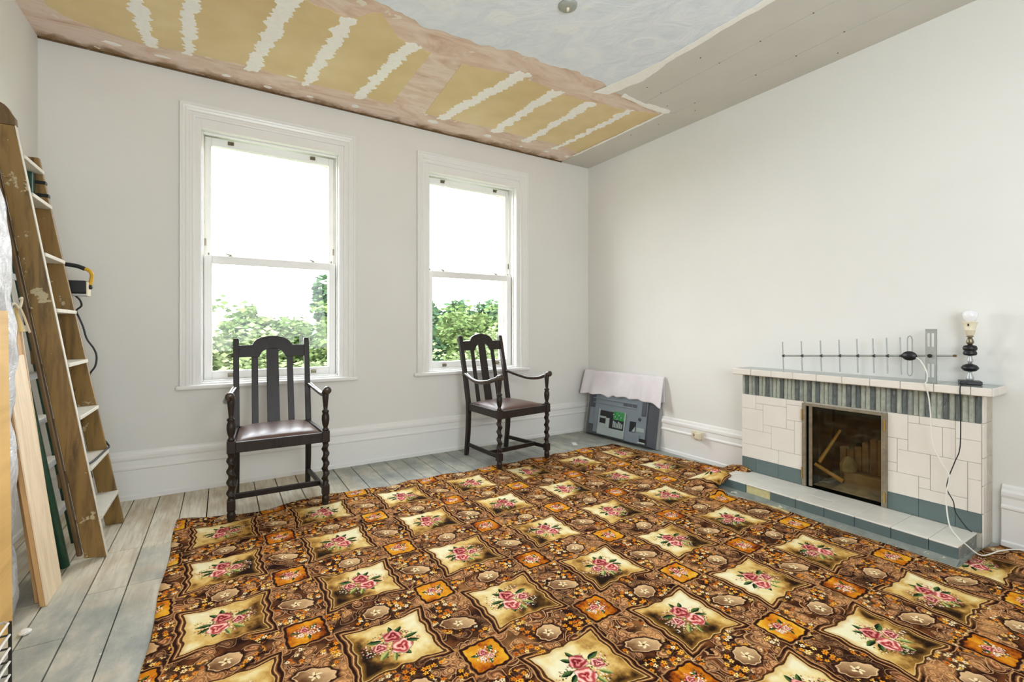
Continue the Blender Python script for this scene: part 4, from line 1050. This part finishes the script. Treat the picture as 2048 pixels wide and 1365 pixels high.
def slotplate(y0, y1):       # slotted reflector bracket, built round its slots
    z0, z1 = 0.881, 1.190; m = MB(); yw = y1 - y0
    cols = [(0, .18), (.42, .58), (.82, 1)]
    for a, b in cols: m.box(3.538, 3.541, y0 + yw * a, y0 + yw * b, z0, z1)
    for a, b in [(.18, .42), (.58, .82)]:
        for p, q_ in [(z0, 0.905), (0.985, 1.085), (1.165, z1)]: m.box(3.538, 3.541, y0 + yw * a, y0 + yw * b, p, q_)
    return m
sp = slotplate(0.985, 1.034)
obj('reflector_bracket', sp.box(3.541, 3.556, 0.985, 0.988, 0.881, 1.190), 'alu_dull', parent=ae)
obj('clamp', MB().lathe(3.534, 1.012, [(0.011, -0.004), (0.011, 0.003)], 12, axis='x', cz=boom(1.012)), 'black', parent=ae)
obj('end_cap', MB().lathe(3.55, 0.903, [(0.007, -0.004), (0.007, 0.010)], 10, axis='y', cz=boom(0.903)), 'ladder_dark', parent=ae)

wc = smooth_path([(3.532, 1.080, 1.020), (3.520, 1.050, 1.000), (3.480, 1.010, 0.940), (3.420, 0.992, 0.892), (3.388, 0.988, 0.8865), (3.383, 0.987, 0.872), (3.400, 0.978, 0.800), (3.412, 0.974, 0.705), (3.415, 0.966, 0.545), (3.420, 0.930, 0.446),
                  (3.420, 0.896, 0.377), (3.415, 0.906, 0.281), (3.410, 0.904, 0.195), (3.370, 0.880, 0.112), (3.300, 0.830, 0.0885), (3.262, 0.790, 0.075), (3.300, 0.740, 0.030), (3.430, 0.700, 0.036), (3.520, 0.650, 0.040), (3.585, 0.560, 0.036), (3.59, 0.45, 0.036)], 5)
tag_ = obj('aerial_cable', MB().tube(wc, 0.0034, 6), 'cable_white', smooth=True, label='white cable hanging from the aerial down over the hearth', cat='cable')
bc = smooth_path([(lx - 0.040, ly, lz + 0.010), (3.43, 0.840, 0.8845), (3.386, 0.838, 0.883), (3.381, 0.842, 0.868), (3.405, 0.846, 0.758), (3.418, 0.851, 0.547), (3.420, 0.873, 0.458), (3.428, 0.900, 0.366), (3.430, 0.908, 0.296), (3.424, 0.880, 0.237), (3.430, 0.872, 0.178), (3.440, 0.830, 0.106), (3.452, 0.812, 0.0880)], 5)
obj('lamp_flex', MB().tube(bc, 0.0026, 6), 'rubber', smooth=True, label='thin dark flex hanging from the table lamp in front of the tiles', cat='cable')

# ------------------------------------------------------------------ ceiling rose
cr = thing('ceiling_rose', (1.70, 2.11, ZC), label='small dull metal ceiling rose on the blue-grey plaster', cat='ceiling rose')
obj('plate', MB().lathe(1.70, 2.11, [(0.030, -0.018), (0.052, -0.010), (0.055, 0.0)], 28, cz=ZC), 'alu_dull', parent=cr, smooth=True)
obj('flex_stub', MB().lathe(1.70, 2.11, [(0.007, -0.034), (0.010, -0.017)], 12, cz=ZC), 'cream_plastic', parent=cr)

# ------------------------------------------------------------------ brown wooden step ladder leaning on the left wall
sl = thing('wooden_stepladder', (-0.62, 3.42, 0), label='tall paint-splashed brown wooden stepladder leaning on the left wall', cat='ladder')
def lxx(z): return -0.512 - 0.1635 * z
def yn(z): return 3.176 + 0.034 * z
def yf(z): return 3.672 - 0.050 * z
def stile(yfun, th, ztop, dep=0.088, x0=0.0, z0=0.0, cutz=0.0):
    bot = [(lxx(z0) - x0 - dep, yfun(z0), z0 + cutz), (lxx(z0) - x0, yfun(z0), z0), (lxx(z0) - x0, yfun(z0) + th, z0), (lxx(z0) - x0 - dep, yfun(z0) + th, z0 + cutz)]
    top_ = [(lxx(ztop) - x0 - dep, yfun(ztop), ztop), (lxx(ztop) - x0, yfun(ztop), ztop), (lxx(ztop) - x0, yfun(ztop) + th, ztop), (lxx(ztop) - x0 - dep, yfun(ztop) + th, ztop)]
    return MB().hexa(bot, top_)
s1 = obj('stile', stile(yn, 0.024, 2.20, cutz=0.012), 'ladder', parent=sl, bevel=0.004)
obj('edge_strip', stile(yn, 0.025, 2.20, 0.003, -0.0015), 'tread', parent=s1)
obj('stile', stile(yf, 0.024, 2.14), 'ladder', parent=sl, bevel=0.006)
# rounded top cheek with its dark bolt line
ck = [(lxx(2.2) - 0.105, 2.20), (lxx(2.2) + 0.004, 2.20), (lxx(2.22) + 0.004, 2.235)] + [(lxx(2.3) - 0.050 + 0.052 * math.cos(a), 2.245 + 0.062 * math.sin(a)) for a in [PI * k / 10 for k in range(1, 10)]] + [(lxx(2.22) - 0.108, 2.235)]
obj('top_cheek', MB().prism([(x, yn(2.2) - 0.003, z) for x, z in ck][::-1], (0, 0.034, 0)) if False else MB().prism([(x, yn(2.2) - 0.003, z) for x, z in ck], (0, 0.034, 0)), 'ladder_dark', parent=sl, bevel=0.003)
for k, z in enumerate([0.210, 0.468, 0.738, 1.014, 1.296, 1.580, 1.880, 2.068]):
    d = 0.115
    x1 = lxx(z) + 0.010
    obj('tread', MB().hexa([(x1 - d, yn(z) + 0.0245, z - 0.020), (x1, yn(z) + 0.0245, z - 0.020), (x1, yf(z) - 0.0005, z - 0.020), (x1 - d, yf(z) - 0.0005, z - 0.020)],
                           [(x1 - d, yn(z) + 0.0245, z), (x1, yn(z) + 0.0245, z), (x1, yf(z) - 0.0005, z), (x1 - d, yf(z) - 0.0005, z)]), 'tread', parent=sl, bevel=0.003)
# folded rear frame
def rear(yfun, z0, z1, off): return stile(lambda z: yfun(z) + off, 0.034, z1, 0.020, 0.092, z0)
obj('rear_leg', rear(yn, 0.030, 2.22, -0.010), 'ladder_dark', parent=sl, bevel=0.006)
obj('rear_leg', rear(yf, 0.300, 2.05, -0.016), 'ladder_dark', parent=sl, bevel=0.006)
for z in (0.42, 1.05, 1.70):
    x1 = lxx(z) - 0.10
    obj('cross_rail', MB().hexa([(x1 - 0.022, yn(z), z - 0.035), (x1, yn(z), z - 0.035), (x1, yf(z) + .01, z - 0.035), (x1 - 0.022, yf(z) + .01, z - 0.035)],
                                [(x1 - 0.027, yn(z), z + 0.035), (x1 - 0.005, yn(z), z + 0.035), (x1 - 0.005, yf(z) + .01, z + 0.035), (x1 - 0.027, yf(z) + .01, z + 0.035)]), 'ladder_dark', parent=sl, bevel=0.004)
# black webbing wound round the far stile near the top
for z in (1.935, 2.005):
    obj('strap', MB().box(lxx(z) - 0.094, lxx(z) + 0.004, yf(z) - 0.006, yf(z) + 0.028, z - 0.009, z + 0.009), 'black', parent=sl, bevel=0.002)
obj('bracket', MB().box(lxx(2.05) - 0.10, lxx(2.05) - 0.03, yf(2.05) - 0.05, yf(2.05) - 0.001, 1.93, 2.045), 'green_metal', parent=sl, bevel=0.004)

# green metal ladder squeezed in behind
gl = thing('green_stepladder', (-0.72, 3.2, 0), label='dark green metal stepladder with pale treads between the boards and the wooden stepladder', cat='ladder')
def gx(z): return -0.660 - 0.152 * z
for y in (3.115, 3.42):
    if y > 3.2: pth = [(gx(0.42) - 0.070, y, 0.42), (gx(1.5) - 0.068, y, 1.5)]
    else: pth = [(gx(0.0), y, 0.014), (gx(0.5), y, 0.5), (gx(1.3), y, 1.3), (gx(1.95), y, 1.95)]
    if y > 3.2: pth = [(gx(z_) - 0.034, 3.437, z_) for z_ in (0.016, 1.0, 1.90)]
    obj('stile', MB().tube(pth, 0.024 if y < 3.2 else 0.012, 10, flat=0.75), 'green_metal', parent=gl, smooth=True)
obj('rear_leg', MB().tube([(gx(0.0) - 0.062, 3.130, 0.014), (gx(1.9) - 0.036, 3.130, 1.90)], 0.010, 8), 'alu_dull', parent=gl)
for z in (0.26, 0.51, 0.735, 0.965, 1.21, 1.47, 1.72):
    x1 = gx(z) + 0.028
    obj('tread', MB().box(x1 - 0.083, x1 - 0.038, 3.125, 3.420, z - 0.010, z), 'tread', parent=gl, bevel=0.003)
    obj('tread_lip', MB().box(x1 - 0.0375, x1 - 0.034, 3.130, 3.418, z - 0.032, z), 'alu', parent=gl, bevel=0.002)

# ------------------------------------------------------------------ boards against the left wall
def leanboard(y0, y1, xb, slope, z1, th, z0=0.001):
    return MB().hexa([(xb - th, y0, z0), (xb, y0, z0), (xb, y1, z0), (xb - th, y1, z0)], [(xb - th - slope * z1, y0, z1), (xb - slope * z1, y0, z1), (xb - slope * z1, y1, z1), (xb - th - slope * z1, y1, z1)])
pb = thing('pine_plank', (-0.65, 2.86, 0), label='pale planed pine plank with knots, the shorter plank standing in front', cat='plank')
obj('face_board', leanboard(2.752, 2.972, -0.640, 0.119, 1.075, 0.006), 'pine', parent=pb, bevel=0.001)
obj('plank_core', leanboard(2.750, 2.974, -0.6465, 0.119, 1.075, 0.016), 'pine_edge', parent=pb, bevel=0.002)
pc = obj('orange_plank', leanboard(2.800, 3.038, -0.672, 0.108, 1.228, 0.018), 'pine_edge', bevel=0.002, label='taller orange-brown plank standing behind the pale pine plank', cat='plank')
ps = obj('thin_strip', leanboard(3.041, 3.047, -0.664, 0.109, 1.19, 0.022), 'pine', bevel=0.001, label='thin pale edge strip standing beside the taller orange-brown plank', cat='strip')
py = obj('plywood_sheet', leanboard(1.55, 2.632, -0.712, 0.010, 1.265, 0.018), 'ply', bevel=0.001, label='large ochre plywood sheet standing against the left wall', cat='plywood')
def polyf(a, b):
    y = lerp(1.75, 2.742, a); z = lerp(0.0, 1.96, b)
    x = -0.700 - 0.08 * max(0, z - 1.3) + 0.006 * math.sin(z * 31 + a * 11) * math.sin(a * 27 + z * 7) + 0.008 * math.sin(z * 13)
    if y < 2.645 and z < 1.33: x -= 0.018
    return (x - 0.034, y + (0.006 * math.sin(z * 43) if a == 1 else 0), z)
pv = MB().grid(polyf, 60, 90)
n0 = len(pv.v); pv.grid(lambda a, b: (polyf(1 - a, b)[0] * 0 - 0.965, lerp(2.742, 1.75, a), lerp(0.0, 1.96, b)), 2, 2)
# close the bundle with its near and far flanks
pv.grid(lambda a, b: (lerp(polyf(1, b)[0], -0.965, a), 2.742 + 0.01 * math.sin(b * 60) * (1 - a), lerp(0, 1.96, b)), 3, 60)
obj('wrapped_bundle', pv, 'poly', smooth=True, label='tall bundle wrapped in crinkled white polythene behind the plywood', cat='bundle')
# cloth tie over the corner of the planks
ct = thing('cloth_tie', (-0.79, 2.98, 1.23), label='tan cloth tab with a pale twine knot over the top of the taller plank', cat='tie')
def cone(a, b):
    w = lerp(0.010, 0.040, b); an = a * PI * 2
    return (-0.800 + 0.090 * b * 0.11 + w * 0.55 * math.cos(an), 2.985 + w * math.sin(an), lerp(1.290, 1.180, b))
obj('cloth', MB().grid(cone, 16, 6), 'tan_cloth', parent=ct, smooth=True)
kp = smooth_path([(-0.80, 2.90, 1.275), (-0.79, 2.92, 1.305), (-0.79, 2.955, 1.300), (-0.79, 2.985, 1.285), (-0.79, 3.015, 1.30), (-0.79, 3.03, 1.335), (-0.79, 3.01, 1.330)], 5)
obj('twine', MB().tube(kp, 0.006, 6), 'twine', parent=ct, smooth=True)
obj('twine', MB().tube(smooth_path([(-0.785, 2.985, 1.29), (-0.775, 3.01, 1.24), (-0.765, 3.035, 1.175)], 5), 0.005, 6), 'twine', parent=ct, smooth=True)

# ------------------------------------------------------------------ work lamp hooked on the ladder, its lead below
wlm = thing('work_lamp', (-0.72, 3.70, 1.45), label='black and yellow portable work lamp hanging behind the wooden stepladder', cat='lamp')
obj('lamp_head', MB().box(-0.790, -0.690, 3.685, 3.750, 1.400, 1.478), 'black', parent=wlm, bevel=0.006)
obj('rim', MB().box(-0.800, -0.684, 3.678, 3.756, 1.386, 1.399), 'alu', parent=wlm, bevel=0.002)
obj('rim_side', MB().box(-0.688, -0.680, 3.678, 3.756, 1.386, 1.470), 'cream_plastic', parent=wlm, bevel=0.002)
obj('handle_grip', MB().tube(smooth_path([(-0.860, 3.715, 1.566), (-0.800, 3.715, 1.572), (-0.740, 3.715, 1.566), (-0.700, 3.715, 1.550)], 4), 0.0125, 10), 'rubber', parent=wlm, smooth=True)
obj('handle_bow', MB().tube(smooth_path([(-0.702, 3.715, 1.552), (-0.680, 3.715, 1.540), (-0.668, 3.715, 1.515), (-0.672, 3.715, 1.480), (-0.678, 3.715, 1.455)], 4), 0.0105, 10), 'yellow', parent=wlm, smooth=True)
obj('knob', MB().lathe(-0.684, 3.715, [(0.012, 0), (0.014, 0.004), (0.014, 0.014), (0.010, 0.018)], 12, axis='x', cz=1.442), 'black', parent=wlm, smooth=True)
obj('bracket', MB().box(-0.866, -0.846, 3.708, 3.722, 1.40, 1.566).box(-0.866, -0.78, 3.708, 3.722, 1.42, 1.436), 'yellow', parent=wlm, bevel=0.002)
ld = smooth_path([(-0.742, 3.72, 1.386), (-0.728, 3.74, 1.365), (-0.722, 3.75, 1.33), (-0.745, 3.75, 1.30), (-0.735, 3.76, 1.26), (-0.716, 3.76, 1.20), (-0.700, 3.76, 1.13), (-0.668, 3.76, 1.07), (-0.655, 3.76, 1.02), (-0.662, 3.76, 0.96), (-0.690, 3.76, 0.90), (-0.70, 3.75, 0.75), (-0.66, 3.72, 0.60), (-0.600, 3.690, 0.505),
                  (-0.578, 3.645, 0.482), (-0.582, 3.57, 0.480), (-0.585, 3.40, 0.480), (-0.60, 3.25, 0.480), (-0.66, 3.24, 0.478)], 5)
obj('lamp_lead', MB().tube(ld, 0.0052, 7), 'rubber', smooth=True, label='black lead of the work lamp looped over a low ladder tread', cat='cable')

# ------------------------------------------------------------------ wire rack in the near left corner
wr2 = thing('wire_rack', (-0.75, 1.65, 0), label='white and dark wire rack in the bottom left corner', cat='rack')
ya, yb_, xa, xb_ = 1.25, 2.015, -0.96, -0.552
for k in range(8):
    z = 0.300 - 0.041 * k
    if z < 0.01: continue
    obj('side_wire', MB().tube([(xb_, ya, z), (xb_, yb_ - 0.012 if k == 0 else yb_, z)], 0.0034, 7), 'white', parent=wr2)
    if k in (0,): obj('end_wire', MB().tube([(xb_, yb_ - 0.012, z), (xb_ - 0.012, yb_, z), (xa, yb_, z)], 0.0038, 7), 'alu', parent=wr2)
    else: obj('end_wire', MB().tube([(xb_ + 0.002, yb_, z), (xa, yb_, z)], 0.0030, 6), 'rubber', parent=wr2)
for x in (xb_, xb_ - 0.055, xb_ - 0.16, xb_ - 0.27, xa):
    obj('upright', MB().tube([(x, yb_ + 0.004, 0.0), (x, yb_ + 0.004, 0.298 if x != xb_ - 0.055 else 0.325)], 0.0044, 7), 'rubber', parent=wr2)
for y in (ya, 1.6):
    obj('upright', MB().tube([(xb_ - .004, y, 0.0), (xb_ - .004, y, 0.298)], 0.0044, 7), 'rubber', parent=wr2)
chip = MB().lathe(0, 0, [(0.004, 0), (0.030, 0.002), (0.034, 0.010), (0.020, 0.018), (0.006, 0.020)], 9).move(Matrix.Translation((-0.655, 2.545, 0.001)) @ Matrix.Diagonal((0.6, 0.55, 0.9, 1)))
obj('plaster_lump', chip, 'white', smooth=False, label='small white plaster lump on the floor at the foot of the plywood', cat='rubble')
lm2 = MB().box(3.33, 3.40, 3.60, 3.63, 0.001, 0.006)
obj('paper_scrap', MB().hexa([(3.02, 3.66, 0.001), (3.06, 3.64, 0.001), (3.11, 3.73, 0.001), (3.07, 3.75, 0.001)], [(3.02, 3.66, 0.004), (3.06, 3.64, 0.004), (3.11, 3.73, 0.005), (3.07, 3.75, 0.005)]), 'white', label='scrap of white paper on the bare boards before the television', cat='scrap')

# ------------------------------------------------------------------ outdoors
obj('ground_outside', MB().grid(lambda a, b: (lerp(-120, 160, a), lerp(4.6, 330, b), -3.0 + 0.9 * math.sin(a * 9) * b), 20, 20), 'meadow', smooth=True, kind='structure')
hl = MB().grid(lambda a, b: (lerp(-90, 60, a), 250 + 40 * b, -4 + (6.6 + 1.8 * math.sin(a * 8) + 0.7 * math.sin(a * 23)) * math.sin(PI * min(1, b * 0.9 + 0.05))), 60, 8)
obj('distant_hill', hl, 'hill', smooth=True, kind='structure')
def bush(name, cx, cy, z0, z1, rx, ry, mat, n, lab, lsz=0.09, seed=1, taper=0.5, cat='shrub', crown0=None, wisps=0):
    r = random.Random(seed); t = thing(name, (cx, cy, z0), label=lab, cat=cat)
    m = MB(); c0 = z1 - 2.3 if crown0 is None else crown0
    lobes = [(cx + r.uniform(-rx, rx) * .7, cy + r.uniform(-ry, ry) * .7, r.uniform(c0 + (z1 - c0) * .25, z1 - (z1 - c0) * .22), r.uniform(.32, .55)) for _ in range(30)]
    vs, fs = [], []
    for i in range(n):
        if wisps and i < wisps:
            px = cx + r.uniform(-rx, rx); py_ = cy + r.uniform(-ry, ry) * .4; pz = z1 + abs(r.gauss(0, 0.10)) - 0.08
        else:
            lx_, ly_, lz_, lr = r.choice(lobes)
            d = Vector((r.gauss(0, 1), r.gauss(0, 1), r.gauss(0, 1))).normalized() * r.uniform(0.55, 1.0)
            px, py_, pz = lx_ + d.x * rx * lr, ly_ + d.y * ry * lr, lz_ + d.z * (z1 - c0) * lr * .55
        s_ = lsz * r.uniform(.6, 1.3); a = r.uniform(0, 2 * PI); e = r.uniform(-1.2, 1.2)
        u_ = Vector((math.cos(a), math.sin(a), 0)) * s_; v_ = Vector((-math.sin(a) * math.sin(e), math.cos(a) * math.sin(e), math.cos(e))) * s_ * .55
        p = Vector((px, py_, pz)); o_ = len(vs)
        vs += [p - u_, p - v_ + u_ * .1, p + u_, p + v_ + u_ * .1]; fs.append((o_, o_ + 1, o_ + 2, o_ + 3))
    m.add(vs, fs)
    obj('foliage', m, mat, parent=t, kind='stuff')
    st = MB()
    for k in range(5):
        lx_, ly_, lz_, lr = lobes[k]
        st.tube([(cx + r.uniform(-.1, .1), cy, z0), (lerp(cx, lx_, .5), lerp(cy, ly_, .4), lerp(z0, lz_, .5)), (lx_, ly_, lz_)], [0.05, 0.035, 0.012], 6)
    obj('stem', st, 'leaf_black', parent=t)
    return t
bush('hedge_shrub', 0.72, 9.5, -3, 1.56, 1.05, 0.7, 'leaf_fresh', 16000, 'fresh green shrub with twiggy top in the middle of the left window view', 0.06, 3, wisps=160)
bush('hedge_shrub', 0.02, 7.9, -2.9, 1.22, 0.80, 0.5, 'leaf_pale', 12000, 'pale green low shrub at the lower left of the left window view', 0.055, 4)
bush('hedge_shrub', 2.05, 8.9, -3, 1.62, 0.75, 0.6, 'leaf_fresh', 9000, 'yellow-green shrub at the right of the left window view', 0.06, 5, wisps=60)
bush('slender_tree', 1.90, 10.6, -3, 2.45, 0.26, 0.4, 'leaf_dark', 800, 'slender dark leafy tree rising at the right edge of the left window view', 0.080, 6, cat='tree', crown0=1.0)
bush('hedge_shrub', 0.90, 6.6, -2.9, 0.92, 1.15, 0.45, 'leaf_pale', 12000, 'pale shrub low behind the back of the left chair', 0.05, 8)
bush('round_tree', 6.6, 15.0, -3, 2.55, 1.25, 1.2, 'leaf_dark', 7000, 'dark round tree at the left of the right window view', 0.13, 9, cat='tree', crown0=-1.0)
bush('hedge_shrub', 6.0, 11.6, -3, 1.75, 1.15, 0.8, 'leaf_fresh', 9500, 'bright green shrub in the middle of the right window view', 0.08, 10, wisps=60)
bush('hedge_shrub', 8.0, 13.6, -3, 2.10, 1.1, 0.8, 'leaf_dark', 7000, 'deep green shrub at the right edge of the right window view', 0.10, 11)
bush('hedge_shrub', 3.7, 7.9, -2.9, 0.85, 0.95, 0.55, 'leaf_pale', 10000, 'pale yellow-green shrub low in the right window view', 0.055, 12)
bush('hedge_shrub', 4.9, 8.9, -3, 1.20, 0.80, 0.6, 'leaf_pale', 8000, 'pale feathery shrub behind the back of the right chair', 0.055, 13)
